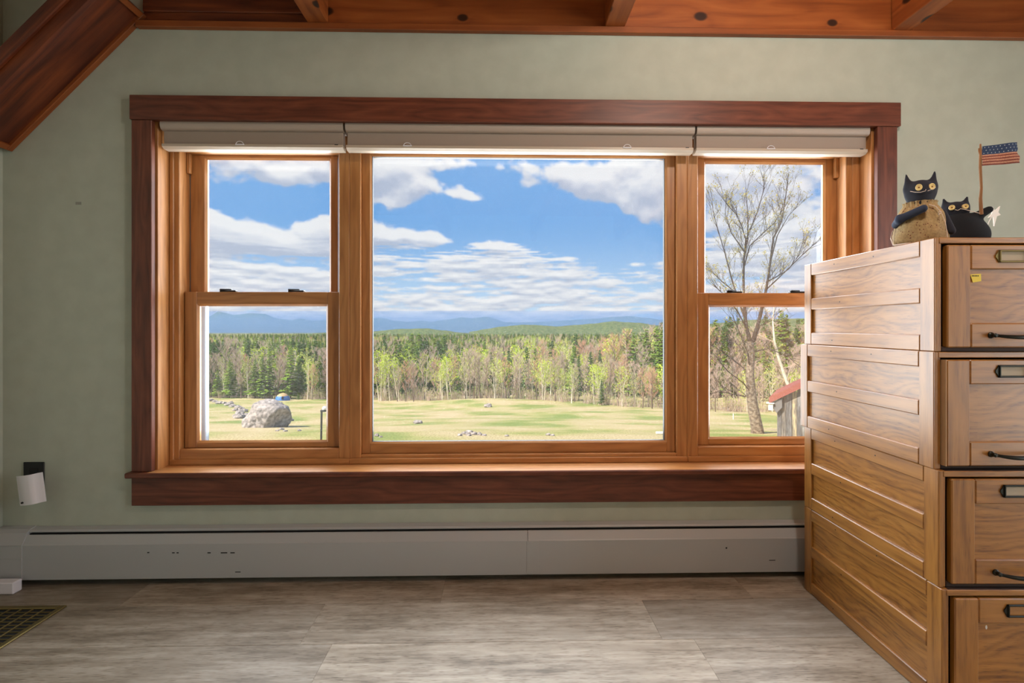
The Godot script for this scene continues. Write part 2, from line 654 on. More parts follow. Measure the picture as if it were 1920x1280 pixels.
func sky_setup() -> void:
	cloud_a = noise(201, 0.055, 5)
	cloud_b = noise(202, 0.16, 5)
	cloud_c = noise(203, 0.020, 3)
	cloud_d = noise(204, 0.30, 5)
	for c in [
		[765, 312, 120, 26, 1.0], [700, 330, 60, 34, 0.8], [800, 352, 80, 20, 0.8], [870, 372, 46, 15, 0.9], [735, 380, 60, 13, 0.7], [905, 310, 60, 16, 0.4],
		[985, 316, 40, 15, 0.6], [1000, 345, 22, 12, 0.35], [1080, 335, 70, 34, 1.0], [1150, 350, 70, 40, 1.0], [1225, 330, 70, 60, 1.0], [1200, 400, 45, 34, 1.1], [1260, 400, 50, 44, 1.1],
		[935, 462, 62, 15, 1.1], [800, 445, 34, 17, 0.9], [740, 440, 60, 18, 0.9], [680, 440, 60, 24, 0.7], [520, 322, 34, 18, 0.6], [470, 303, 40, 10, 0.3], [575, 335, 12, 10, 0.5],
		[430, 432, 70, 26, 1.1], [500, 452, 60, 20, 1.0], [545, 462, 28, 14, 0.8], [615, 430, 40, 26, 1.2], [390, 430, 50, 34, 0.9], [600, 462, 60, 16, 0.9],
		[1340, 330, 120, 70, 0.8], [1470, 330, 140, 80, 0.9], [1400, 450, 120, 60, 0.8], [1540, 450, 110, 80, 0.9],
		[960, 410, 200, 34, -1.6], [860, 330, 60, 14, -0.5], [1010, 400, 90, 40, -0.7], [1120, 450, 110, 34, -1.2], [490, 375, 110, 34, -1.6], [590, 380, 60, 26, -0.8], [1220, 470, 60, 14, -0.8],
	]:
		var a := angles(c[0], c[1])
		var b := angles(c[0] + c[2], c[1])
		var d := angles(c[0], c[1] - c[3])
		cloud_list.append([a.x, a.y, absf(b.x - a.x), absf(d.y - a.y), c[4]])

func cloud_amount(az: float, el: float) -> float:
	# flat layers low over the hills, loose heaps higher up
	var low := 1.0 - smoothstep(6.5, 9.5, el)
	var squash := lerpf(1.2, 5.5, low)
	var a := deg_to_rad(az)
	var far := 57.3 * lerpf(1.0, cos(deg_to_rad(el)), 0.8)
	var p := Vector3(sin(a) * far, el * squash, cos(a) * far)
	var big := cloud_a.get_noise_3d(p.x, p.y, p.z)
	var fine := cloud_b.get_noise_3d(p.x, p.y, p.z)
	var puff := cloud_d.get_noise_3d(p.x, p.y * 1.3, p.z)
	var wide := cloud_c.get_noise_3d(p.x, p.y * 0.6, p.z)
	var d := 0.36 * big + 0.30 * fine + 0.34 * puff + lerpf(-0.02 + 0.7 * wide, 0.16 + 0.16 * (1.0 - smoothstep(1.0, 6.0, el)) + 0.2 * wide, low)
	for c in cloud_list:
		var qx: float = (az - c[0]) / c[2]
		var qy: float = (el - c[1]) / c[3]
		var q := qx * qx + qy * qy
		if q < 4.0:
			d += c[4] * 0.55 * exp(-q * 1.1)
	return d

func sky_color(az: float, el: float) -> Color:
	if el < -1.0:
		return Color(0.30, 0.33, 0.22).linear_to_srgb()
	var t := clampf(el / 60.0, 0.0, 1.0)
	var blue := Color(0.52, 0.74, 0.95).lerp(Color(0.14, 0.41, 0.84), smoothstep(0.0, 0.20, t)).lerp(Color(0.08, 0.26, 0.66), smoothstep(0.25, 1.0, t))
	var d := cloud_amount(az, el)
	var up := cloud_amount(az, el + lerpf(0.45, 1.1, smoothstep(4.0, 14.0, el)))
	var cover := smoothstep(-0.03, 0.20, d)
	var lit := clampf(0.55 + (d - up) * 1.9, 0.0, 1.0) * (1.0 - 0.35 * smoothstep(0.25, 0.7, up))
	var c := Color(0.46, 0.54, 0.70).lerp(Color(0.90, 0.92, 0.95), lit)
	var o := blue.lerp(c, cover * 0.96)
	return o.linear_to_srgb()

func sky_texture() -> ImageTexture:
	sky_setup()
	var w := 4096
	var h := 2048
	var cw := 512
	var coarse := Image.create(cw, cw / 2, false, Image.FORMAT_RGB8)
	for y in cw / 2:
		var el := 90.0 - (y + 0.5) * 360.0 / cw
		for x in cw:
			coarse.set_pixel(x, y, sky_color(wrapf((x + 0.5) * 360.0 / cw, -180.0, 180.0), el))
	coarse.resize(w, h, Image.INTERPOLATE_CUBIC)
	# the same sky drawn finer where the window looks; column 0 faces -z
	var half := int(36.0 * w / 360.0)
	var y0 := int((90.0 - 22.0) * h / 180.0)
	var y1 := int((90.0 + 1.0) * h / 180.0)
	for y in range(y0, y1):
		var el := 90.0 - (y + 0.5) * 180.0 / h
		for x in range(-half, half):
			coarse.set_pixel(posmod(x, w), y, sky_color((x + 0.5) * 360.0 / w, el))
	return ImageTexture.create_from_image(coarse)


# ------------------------------------------------------------------ the room

const ROOM_LEFT := -2.09
const ROOM_RIGHT := 3.1
const ROOM_BACK := 5.2
const ROOM_TOP := 2.72

func build_room() -> void:
	# floor of vinyl planks laid across the view
	var fl := base("floor", Vector3(0, 0, 0), "grey-brown wood-look plank floor below the wide window", "floor", "", "structure")
	slab("subfloor", Vector3(ROOM_LEFT - 0.15, -0.16, -0.16), Vector3(ROOM_RIGHT + 0.15, -0.008, ROOM_BACK + 0.15), 0, M.cabinet_inside, fl, 0.0)
	var row := 0
	var z := 0.222 - 0.252
	while z < ROOM_BACK:
		var x: float = ROOM_LEFT - [0.55, 1.02, 0.62, 0.2, 0.8][row % 5]
		if row == 0:
			x = wx(826, 0.22) - 1.22 * 2
		if row == 2:
			x = wx(1300, 0.47) - 1.22 * 3
		while x < ROOM_RIGHT:
			var a := maxf(x, ROOM_LEFT)
			var b := minf(x + 1.22, ROOM_RIGHT)
			if b - a > 0.02:
				var za := maxf(z, 0.0)
				slab("plank", Vector3(a, -0.008, za), Vector3(b, 0.0, minf(z + 0.252, ROOM_BACK)), 0, M["floor_%d" % rng.randi_range(0, 3)], fl, 0.0012, Vector2(1.5, 0.4))
			x += 1.22
		z += 0.252
		row += 1

	# window wall, with the opening left free
	var jl := wx(295, 0.0)
	var jr := wx(1635, 0.0)
	var w := base("wall_window", Vector3.ZERO, "sage green painted wall around the wide wooden window", "wall", "", "structure")
	var s := Shape.new()
	var lo := 0.43
	var hi := 1.975
	for b in [[ROOM_LEFT - 0.15, -0.4, jl - 0.02, ROOM_TOP], [jr + 0.02, -0.4, ROOM_RIGHT + 0.15, ROOM_TOP], [jl - 0.02, -0.4, jr + 0.02, lo], [jl - 0.02, hi, jr + 0.02, ROOM_TOP]]:
		s.box(Vector3((b[0] + b[2]) / 2, (b[1] + b[3]) / 2, -0.1), Vector3(b[2] - b[0], b[3] - b[1], 0.2), 0.0)
	part("plaster", s, M.wall_paint, w)
	var scuff := pz(147, 381, 0.0004)
	slab("scuff_mark", scuff - Vector3(0.012, 0.006, 0.0004), scuff + Vector3(0.012, 0.006, 0.0002), 0, surface("scuff_grey", c8(150, 152, 142), 0.8), w, 0.0)
	# left wall, back wall, right wall with a glazed door
	var wl := base("wall_left", Vector3.ZERO, "sage green side wall meeting the window wall by the outlet", "wall", "", "structure")
	slab("plaster", Vector3(ROOM_LEFT - 0.15, -0.4, 0.0), Vector3(ROOM_LEFT, ROOM_TOP, ROOM_BACK + 0.15), 0, M.wall_paint, wl, 0.0)
	var wb := base("wall_back", Vector3.ZERO, "sage green wall of the room facing the window", "wall", "", "structure")
	slab("plaster", Vector3(ROOM_LEFT, -0.4, ROOM_BACK), Vector3(ROOM_RIGHT + 0.15, ROOM_TOP, ROOM_BACK + 0.15), 0, M.wall_paint, wb, 0.0)
	var wr := base("wall_right", Vector3.ZERO, "sage green side wall with a wide glass door", "wall", "", "structure")
	s = Shape.new()
	for b in [[0.0, -0.4, 0.85, ROOM_TOP], [2.75, -0.4, ROOM_BACK, ROOM_TOP], [0.85, -0.4, 2.75, 0.06], [0.85, 2.16, 2.75, ROOM_TOP]]:
		s.box(Vector3(ROOM_RIGHT + 0.075, (b[1] + b[3]) / 2, (b[0] + b[2]) / 2), Vector3(0.15, b[3] - b[1], b[2] - b[0]), 0.0)
	part("plaster", s, M.wall_paint, wr)
	var door := base("door_1", Vector3(ROOM_RIGHT + 0.07, 0.06, 1.8), "wide glass door in a pine frame in the side wall", "door", "", "structure")
	for p in [-0.92, 0.0, 0.92]:
		board("stile", Vector3(0, 1.05, p), Vector3(0.05, 2.1, 0.06), 1, M.pine_window, door)
	for y in [0.05, 2.06]:
		board("rail", Vector3(0, y, 0), Vector3(0.05, 0.08, 1.9), 2, M.pine_window, door)
	for p in [-0.46, 0.46]:
		board("pane", Vector3(0, 1.05, p), Vector3(0.004, 1.94, 0.86), 1, M.window_glass, door, 0.0)

	# ceiling: boards above timbers that run out from the window wall
	var ce := base("ceiling", Vector3(0, ROOM_TOP, 0), "orange pine ceiling boards above the beams", "ceiling", "", "structure")
	var cz := 0.0
	while cz < ROOM_BACK:
		slab("plank", Vector3(ROOM_LEFT - 0.15, 0, cz), Vector3(ROOM_RIGHT + 0.15, 0.03, minf(cz + 0.19, ROOM_BACK)), 0, M.ceiling_pine, ce, 0.003, Vector2(1.6, 0.4))
		cz += 0.192
	slab("roof_deck", Vector3(ROOM_LEFT - 0.3, 0.032, -0.5), Vector3(ROOM_RIGHT + 0.3, 0.14, ROOM_BACK + 0.3), 0, M.cabinet_inside, ce, 0.0)
	var strip_lo := wy(960, 59.5, 0.02)
	var strip_hi := strip_lo + 0.027
	var left_end := wx(255, 0.02)
	var t1 := base("trim_1", Vector3.ZERO, "narrow orange pine strip along the top of the window wall", "trim", "", "structure")
	slab("strip", Vector3(left_end, strip_lo, 0.0), Vector3(ROOM_RIGHT, strip_hi, 0.026), 0, M.pine_strip, t1, 0.002, Vector2(1.6, 0.4))
	var rim := base("trim_2", Vector3.ZERO, "knotty pine rim board above the window wall between the beams", "trim", "", "structure")
	var rs := Shape.new()
	var ra := Vector3(wx(600, 0.0), strip_hi, 0.0)
	var rb := Vector3(ROOM_RIGHT, ROOM_TOP, 0.012)
	rs.box(Vector3.ZERO, rb - ra, 0.002, 0, Vector2(1.6, 0.4), Vector2(0.35, 0.62))
	part("board", rs, M.ceiling_pine, rim, (ra + rb) / 2)
	slab("board", Vector3(left_end + 0.02, strip_hi + 0.045, 0.0), Vector3(wx(600, 0.0), ROOM_TOP, 0.012), 0, M.brace_wood, rim, 0.003, Vector2(1.6, 0.4))  # these two boards take dark brace wood: the bay's shade in their colour
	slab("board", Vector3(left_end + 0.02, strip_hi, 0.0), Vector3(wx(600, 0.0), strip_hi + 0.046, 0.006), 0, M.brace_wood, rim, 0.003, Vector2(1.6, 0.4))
	var k := 0
	for px in [599.0, 1151.0, 1684.0, 2230.0]:
		k += 1
		var x := wx(px, 0.0)
		var bm := base("ceiling_beam", Vector3(x, strip_hi, 0.0), ["pine ceiling beam nearest the diagonal brace", "pine ceiling beam above the middle of the wide window", "pine ceiling beam above the filing cabinet and the dolls", "pine ceiling beam beyond the filing cabinet"][k - 1], "beam", "timbers under the ceiling")
		board("timber", Vector3(0, (ROOM_TOP - strip_hi) / 2, ROOM_BACK / 2 + 0.006), Vector3(0.086, ROOM_TOP - strip_hi, ROOM_BACK - 0.02), 2, M.ceiling_pine, bm, 0.003, Vector2(1.6, 0.4))
	build_brace()
	# floor lamp standing to the right behind the camera
	var lamp := base("floor_lamp", Vector3(2.35, 0, 3.1), "slim bronze floor lamp with a cream drum shade", "lamp")
	s = Shape.new()
	s.lathe(PackedVector2Array([Vector2(0, 0), Vector2(0.14, 0), Vector2(0.14, 0.015), Vector2(0.02, 0.03), Vector2(0, 0.03)]), Vector3.ZERO, 24)
	part("base", s, M.dark_bronze, lamp)
	s = Shape.new()
	s.tube(PackedVector3Array([Vector3(0, 0.02, 0), Vector3(0, 1.42, 0)]), PackedFloat32Array([0.011, 0.011]), 10)
	part("pole", s, M.dark_bronze, lamp)
	s = Shape.new()
	s.lathe(PackedVector2Array([Vector2(0.2, 1.36), Vector2(0.17, 1.64)]), Vector3.ZERO, 32)
	var cloth := surface("lamp_shade_linen", c8(236, 220, 190), 0.9)
	cloth.backlight_enabled = true
	cloth.backlight = Color(0.9, 0.8, 0.62)
	part("lamp_shade", s, cloth, lamp)
	s = Shape.new()
	s.lathe(PackedVector2Array([Vector2(0, 1.43), Vector2(0.02, 1.44), Vector2(0.034, 1.49), Vector2(0.02, 1.53), Vector2(0, 1.54)]), Vector3.ZERO, 16)
	var glow := surface("bulb_glow", c8(255, 236, 200), 0.5)
	glow.emission_enabled = true
	glow.emission = c8(255, 214, 150)
	glow.emission_energy_multiplier = 4.0
	part("bulb", s, glow, lamp)
	var l := OmniLight3D.new()
	l.name = "lamp_light"
	l.light_color = Color(1.0, 0.95, 0.89)
	l.light_energy = LAMP_ENERGY
	l.light_size = 0.05
	l.omni_range = 14.0
	l.omni_attenuation = 2.0
	l.shadow_enabled = true
	lamp.add_child(l)
	l.position = Vector3(0, 1.48, 0)

	# opal globe hanging between the beams, above the frame
	var pen := base("pendant_lamp", Vector3(0.95, 2.36, 1.35), "opal glass globe lamp hanging between two ceiling beams", "lamp")
	s = Shape.new()
	s.lathe(PackedVector2Array([Vector2(0, 0.36), Vector2(0.06, 0.36), Vector2(0.055, 0.34), Vector2(0.008, 0.33), Vector2(0.008, 0.09), Vector2(0.03, 0.085), Vector2(0.03, 0.06)]), Vector3.ZERO, 24)
	part("stem", s, M.dark_bronze, pen)
	s = Shape.new()
	var globe := PackedVector2Array()
	for q in 17:
		var a := lerpf(-PI / 2, PI / 2 - 0.35, q / 16.0)
		globe.append(Vector2(0.09 * cos(a), 0.09 * sin(a)))
	s.lathe(globe, Vector3.ZERO, 32)
	var opal := surface("opal_globe_glow", c8(250, 244, 232), 0.3)
	opal.emission_enabled = true
	opal.emission = c8(255, 236, 206)
	opal.emission_energy_multiplier = 3.0
	part("globe", s, opal, pen)
	var pl := OmniLight3D.new()
	pl.name = "pendant_light"
	pl.light_color = Color(1.0, 0.96, 0.91)
	pl.light_energy = PENDANT_ENERGY
	pl.light_size = 0.08
	pl.omni_range = 14.0
	pl.omni_attenuation = 2.0
	pl.shadow_enabled = true
	pen.add_child(pl)

const LAMP_ENERGY := 1.5
const PENDANT_ENERGY := 1.0

func build_brace() -> void:
	# a boxed timber brace set diagonally in the upper left corner, its underside framed by a narrow strip
	var a := pz(23, 285, 0.0)
	var b := pz(277, 33, 0.0)
	var along := (b - a).normalized()
	var up := Vector3(-along.y, along.x, 0)        # away from the window
	var length := a.distance_to(b)
	var depth := 0.20
	var thick := 0.085
	var o := base("diagonal_brace", a, "dark red-brown boxed timber brace set diagonally in the ceiling corner", "brace")
	o.basis = Basis(along, up, Vector3(0, 0, 1))
	board("timber", Vector3(length / 2, thick / 2 + 0.014, depth / 2), Vector3(length, thick, depth), 0, M.brace_wood, o, 0.012, Vector2(1.6, 0.4))
	board("edge_strip", Vector3(length / 2, 0.007 + 0.002, 0.012), Vector3(length, 0.018, 0.024), 0, M.pine_strip, o, 0.002)
	board("end_strip", Vector3(0.012, 0.009, depth / 2 + 0.012), Vector3(0.024, 0.018, depth - 0.026), 2, M.pine_strip, o, 0.002)
	board("end_strip", Vector3(length - 0.012, 0.009, depth / 2 + 0.012), Vector3(0.024, 0.018, depth - 0.026), 2, M.pine_strip, o, 0.002)
	board("face_board", Vector3(length / 2, thick + 0.01, depth + 0.008), Vector3(length, 0.05, 0.016), 0, M.brace_wood, o, 0.003)


# ------------------------------------------------------------------ the window

func frame4(s: Shape, x0: float, x1: float, y0: float, y1: float, ix0: float, ix1: float, iy0: float, iy1: float, z0: float, z1: float, k := 0.002) -> void:
	# stiles run full height, rails between them
	var zc := (z0 + z1) / 2
	var zd := z1 - z0
	s.box(Vector3((x0 + ix0) / 2, (y0 + y1) / 2, zc), Vector3(ix0 - x0, y1 - y0, zd), k, 1, Vector2(1.2, 0.3), Vector2(rng.randf(), rng.randf()))
	s.box(Vector3((ix1 + x1) / 2, (y0 + y1) / 2, zc), Vector3(x1 - ix1, y1 - y0, zd), k, 1, Vector2(1.2, 0.3), Vector2(rng.randf(), rng.randf()))
	s.box(Vector3((ix0 + ix1) / 2, (y0 + iy0) / 2, zc), Vector3(ix1 - ix0, iy0 - y0, zd), k, 0, Vector2(1.2, 0.3), Vector2(rng.randf(), rng.randf()))
	s.box(Vector3((ix0 + ix1) / 2, (iy1 + y1) / 2, zc), Vector3(ix1 - ix0, y1 - iy1, zd), k, 0, Vector2(1.2, 0.3), Vector2(rng.randf(), rng.randf()))

func bead4(s: Shape, x0: float, x1: float, y0: float, y1: float, z: float, w: float) -> void:
	# a sloped glazing bead: four mitred strips from the sash face down to the glass
	var q := [Vector3(x0, y0, z), Vector3(x1, y0, z), Vector3(x1, y1, z), Vector3(x0, y1, z)]
	var r := [Vector3(x0 + w, y0 + w, z - w), Vector3(x1 - w, y0 + w, z - w), Vector3(x1 - w, y1 - w, z - w), Vector3(x0 + w, y1 - w, z - w)]
	var c := (q[0] + q[2]) / 2 as Vector3
	for i in 4:
		var j := (i + 1) % 4
		var mid: Vector3 = (q[i] + q[j]) / 2
		var inward := (c - mid).normalized()
		s.flat([q[i], q[j], r[j], r[i]], (inward + Vector3(0, 0, 1)).normalized(), [Vector2(0, 0), Vector2(0.6, 0), Vector2(0.6, 0.03), Vector2(0, 0.03)])

func build_window() -> void:
	var trim: Material = M.stained_trim
	var pine: Material = M.pine_window
	# casing
	var zt := 0.024
	var lo_y := 0.4544
	var head_lo := wy(966, 229.5, 0.03)
	var head_hi := wy(966, 184.5, 0.03)
	var c := base("trim_3", Vector3.ZERO, "dark reddish-brown stained casing around the wide window", "window casing", "", "structure")
	slab("side_casing", Vector3(wx(246, zt), lo_y, 0), Vector3(wx(284, zt), head_lo, zt), 1, trim, c, 0.002)
	slab("side_casing", Vector3(wx(1646, zt), lo_y, 0), Vector3(wx(1683, zt), head_lo, zt), 1, trim, c, 0.002)
	slab("head_casing", Vector3(wx(242, 0.03), head_lo, 0), Vector3(wx(1690, 0.03), head_hi, 0.03), 0, trim, c, 0.002)
	slab("apron", Vector3(wx(246, 0.022), 1.06 - 0.748, 0), Vector3(wx(1683, 0.022), lo_y - 0.022, 0.022), 0, trim, c, 0.002)
	# stool
	var st := base("trim_4", Vector3.ZERO, "worn wooden window stool catching the light below the panes", "window sill", "", "structure")
	slab("stool", Vector3(wx(232, 0.047), lo_y - 0.022, 0.0), Vector3(wx(1697, 0.047), lo_y, 0.047), 0, trim, st, 0.004)
	var jl := wx(295, 0.0)
	var jr := wx(1635, 0.0)
	slab("stool_board", Vector3(jl - 0.018, lo_y - 0.022, -0.085), Vector3(jr + 0.018, lo_y + 0.0006, 0.0435), 0, M.pine_window, st, 0.002)
	# jamb extensions
	var head_j := 1.955
	var j := base("trim_5", Vector3.ZERO, "honey pine jamb boards lining the window recess", "window jamb", "", "structure")
	slab("jamb", Vector3(jl - 0.019, lo_y, -0.085), Vector3(jl, head_j, -0.004), 1, pine, j, 0.0015)
	slab("jamb", Vector3(jr, lo_y, -0.085), Vector3(jr + 0.019, head_j, -0.004), 1, pine, j, 0.0015)
	slab("head_jamb", Vector3(jl - 0.019, head_j, -0.085), Vector3(jr + 0.019, head_j + 0.019, -0.004), 0, pine, j, 0.0015)
	slab("stop_bead", Vector3(jl, lo_y, -0.086), Vector3(wx(326, -0.078), head_j, -0.076), 1, pine, j, 0.003)
	slab("stop_bead", Vector3(wx(1598, -0.078), lo_y, -0.086), Vector3(jr, head_j, -0.076), 1, pine, j, 0.003)

	var sill := wy(490, 842, -0.08)
	var top := wy(490, 281, -0.08)
	# three units; each is a frame with its sashes
	var units := [
		{"label": "left double-hung wooden window with a boulder outside", "x0": jl, "x1": wx(655, -0.08), "fx0": wx(336, -0.08), "fx1": wx(635, -0.08)},
		{"label": "middle fixed picture window, the widest of the three", "x0": wx(655, -0.08), "x1": wx(1289, -0.08), "fx0": wx(676, -0.08), "fx1": wx(1269, -0.08)},
		{"label": "right double-hung wooden window with a budding tree outside", "x0": wx(1289, -0.08), "x1": jr, "fx0": wx(1309, -0.08), "fx1": wx(1587, -0.08)},
	]
	for i in 3:
		var u: Dictionary = units[i]
		var o := base("window_%d" % (i + 1), Vector3.ZERO, u.label, "window", "", "structure")
		var s := Shape.new()
		var f_lo := sill if i != 1 else wy(966, 851, -0.08)
		var f_hi := top if i != 1 else wy(966, 283, -0.08)
		frame4(s, u.x0, u.x1, lo_y - 0.02, head_j + 0.02, u.fx0, u.fx1, f_lo, f_hi, -0.195, -0.082, 0.0025)
		part("frame", s, pine, o)
		# sill step with a small ledge
		slab("sill_ledge", Vector3(u.x0, lo_y, -0.082), Vector3(u.x1, lo_y + 0.026, -0.074), 0, pine, o, 0.003)
		if i == 1:
			var z1 := -0.104
			var gx0 := wx(694, z1)
			var gx1 := wx(1250, z1)
			var gy0 := wy(966, 830, z1)
			var gy1 := wy(966, 291.5, z1)
			s = Shape.new()
			frame4(s, u.fx0, u.fx1, f_lo, f_hi, gx0, gx1, gy0, gy1, -0.15, z1)
			var sash := part("fixed_sash", s, pine, o)
			s = Shape.new()
			bead4(s, gx0, gx1, gy0, gy1, z1 - 0.001, 0.007)
			part("glazing_bead", s, pine, sash)
			s = Shape.new()
			frame4(s, gx0, gx1, gy0, gy1, gx0 + 0.009, gx1 - 0.009, gy0 + 0.007, gy1 - 0.007, -0.13, -0.112, 0.0)
			part("gasket", s, M.black_gasket, sash)
			slab("pane", Vector3(gx0, gy0, -0.1215), Vector3(gx1, gy1, -0.1205), 1, M.window_glass, sash, 0.0)
			continue
		# lower sash in the inner track, upper sash in the outer one
		var zl := -0.112
		var zu := -0.152
		var L := {}
		var U := {}
		if i == 0:
			L = {"x0": u.fx0 + 0.004, "x1": u.fx1 - 0.003, "gx0": wx(369, zl), "gx1": wx(614, zl), "gy0": wy(490, 829, zl), "gy1": wy(490, 570.5, zl), "y0": sill + 0.001, "y1": wy(490, 547, zl)}
			U = {"x0": wx(357, zu), "x1": wx(633, zu), "gx0": wx(384, zu), "gx1": wx(620, zu), "gy1": wy(490, 296, zu)}
		else:
			L = {"x0": u.fx0 + 0.003, "x1": u.fx1 - 0.004, "gx0": wx(1329, zl), "gx1": wx(1556, zl), "gy0": wy(1440, 822, zl), "gy1": wy(1440, 572, zl), "y0": sill + 0.001, "y1": wy(1440, 549, zl)}
			U = {"x0": wx(1305, zu), "x1": wx(1578, zu), "gx0": wx(1321, zu), "gx1": wx(1548, zu), "gy1": wy(1440, 304, zu)}
		s = Shape.new()
		frame4(s, L.x0, L.x1, L.y0, L.y1, L.gx0, L.gx1, L.gy0, L.gy1, zl - 0.036, zl)
		var low := part("lower_sash", s, pine, o)
		s = Shape.new()
		bead4(s, L.gx0, L.gx1, L.gy0, L.gy1, zl - 0.001, 0.008)
		part("glazing_bead", s, pine, low)
		slab("pane", Vector3(L.gx0, L.gy0, zl - 0.0185), Vector3(L.gx1, L.gy1, zl - 0.0175), 1, M.window_glass, low, 0.0)
		for f in [0.27, 0.71]:
			var at := Vector3(lerpf(L.x0, L.x1, f), L.y1, zl - 0.016)
			s = Shape.new()
			s.box(at + Vector3(0, 0.004, 0), Vector3(0.072, 0.008, 0.026), 0.003)
			s.box(at + Vector3(-0.012, 0.0105, 0.002), Vector3(0.05, 0.007, 0.016), 0.003, 0, Vector2.ONE, Vector2.ZERO, Basis(Vector3.UP, 0.25))
			part("sash_lock", s, M.black_plastic, low)
		s = Shape.new()
		frame4(s, U.x0, U.x1, L.y1 - 0.05, f_hi + 0.001, U.gx0, U.gx1, L.y1 - 0.012, U.gy1, zu - 0.036, zu)
		var high := part("upper_sash", s, pine, o)
		s = Shape.new()
		bead4(s, U.gx0, U.gx1, L.y1 - 0.012, U.gy1, zu - 0.001, 0.008)
		part("glazing_bead", s, pine, high)
		slab("pane", Vector3(U.gx0, L.y1 - 0.012, zu - 0.0185), Vector3(U.gx1, U.gy1, zu - 0.0175), 1, M.window_glass, high, 0.0)
		# white jamb liners of the outer track, seen through the lower panes
		for e in [u.fx0, u.fx1 - 0.012]:
			slab("track_liner", Vector3(e, f_lo, -0.225), Vector3(e + 0.012, f_hi, -0.156), 1, M.vinyl_track, o, 0.001)
		if i == 0:
			slab("outer_track", Vector3(u.fx0 + 0.012, f_lo, -0.225), Vector3(wx(387, -0.2), L.y1 - 0.06, -0.195), 1, M.vinyl_track, o, 0.004)
		for e in [u.fx0, u.fx1 - 0.016]:
			slab("track_clip", Vector3(e, f_hi - 0.09, zu + 0.002), Vector3(e + 0.016, f_hi, zu + 0.022), 1, pine, o, 0.002)


func build_blinds() -> void:
	var y_top := wy(966, 229, 0.0) - 0.001
	var px := [[302.0, 643.5], [648.0, 1302.0], [1306.0, 1629.0]]
	var label := ["cream roller shade rolled up over the left window", "long cream roller shade rolled up over the middle window", "cream roller shade rolled up over the right window"]
	for i in 3:
		var x0 := wx(px[i][0], 0.0)
		var x1 := wx(px[i][1], 0.0)
		var o := base("roller_shade", Vector3(x0, y_top, -0.005), label[i], "window shade", "shades raised above the windows")
		var w := x1 - x0
		# cassette: a rounded valance
		var s := Shape.new()
		var prof := PackedVector2Array([Vector2(-0.05, 0), Vector2(-0.006, 0)])
		for k in 9:
			var a := lerpf(PI / 2, -PI / 2, k / 8.0)
			prof.append(Vector2(0.002 + 0.012 * cos(a), -0.0225 + 0.0215 * sin(a)))
		prof.append_array(PackedVector2Array([Vector2(-0.006, -0.045), Vector2(-0.05, -0.045)]))
		s.prism(prof, Vector3.ZERO, Vector3(0, 0, 1), Vector3.UP, Vector3.RIGHT, w, Vector2.ONE, true)
		part("cassette", s, M.shade_cassette, o)
		s = Shape.new()
		s.box(Vector3(w / 2, -0.0735, -0.022), Vector3(w - 0.008, 0.057, 0.03), 0.001)
		part("rolled_fabric", s, M.shade_fabric, o)
		s = Shape.new()
		s.prism(PackedVector2Array([Vector2(-0.044, -0.121), Vector2(-0.012, -0.121), Vector2(0.003, -0.113), Vector2(0.003, -0.102), Vector2(-0.044, -0.102)]), Vector3(0.001, 0, 0), Vector3(0, 0, 1), Vector3.UP, Vector3.RIGHT, w - 0.004)
		part("bottom_rail", s, M.shade_rail, o)
		for f in ([0.43] if i != 1 else [0.175, 0.805]):
			s = Shape.new()
			var pts := PackedVector3Array()
			var rad := PackedFloat32Array()
			for k in 9:
				var a := PI * k / 8.0
				pts.append(Vector3(w * f + 0.016 * cos(a), -0.104 + 0.013 * sin(a), 0.006))
				rad.append(0.0016)
			s.tube(pts, rad, 6)
			s.box(Vector3(w * f, -0.104, 0.005), Vector3(0.038, 0.004, 0.005), 0.001)
			part("pull_tab", s, M.white_plastic, o)
		s = Shape.new()
		s.box(Vector3(w - 0.03, -0.1015, 0.0025), Vector3(0.014, 0.003, 0.003), 0.0)
		part("rail_clip", s, M.black_plastic, o)


# ------------------------------------------------------------------ heater, outlet, register

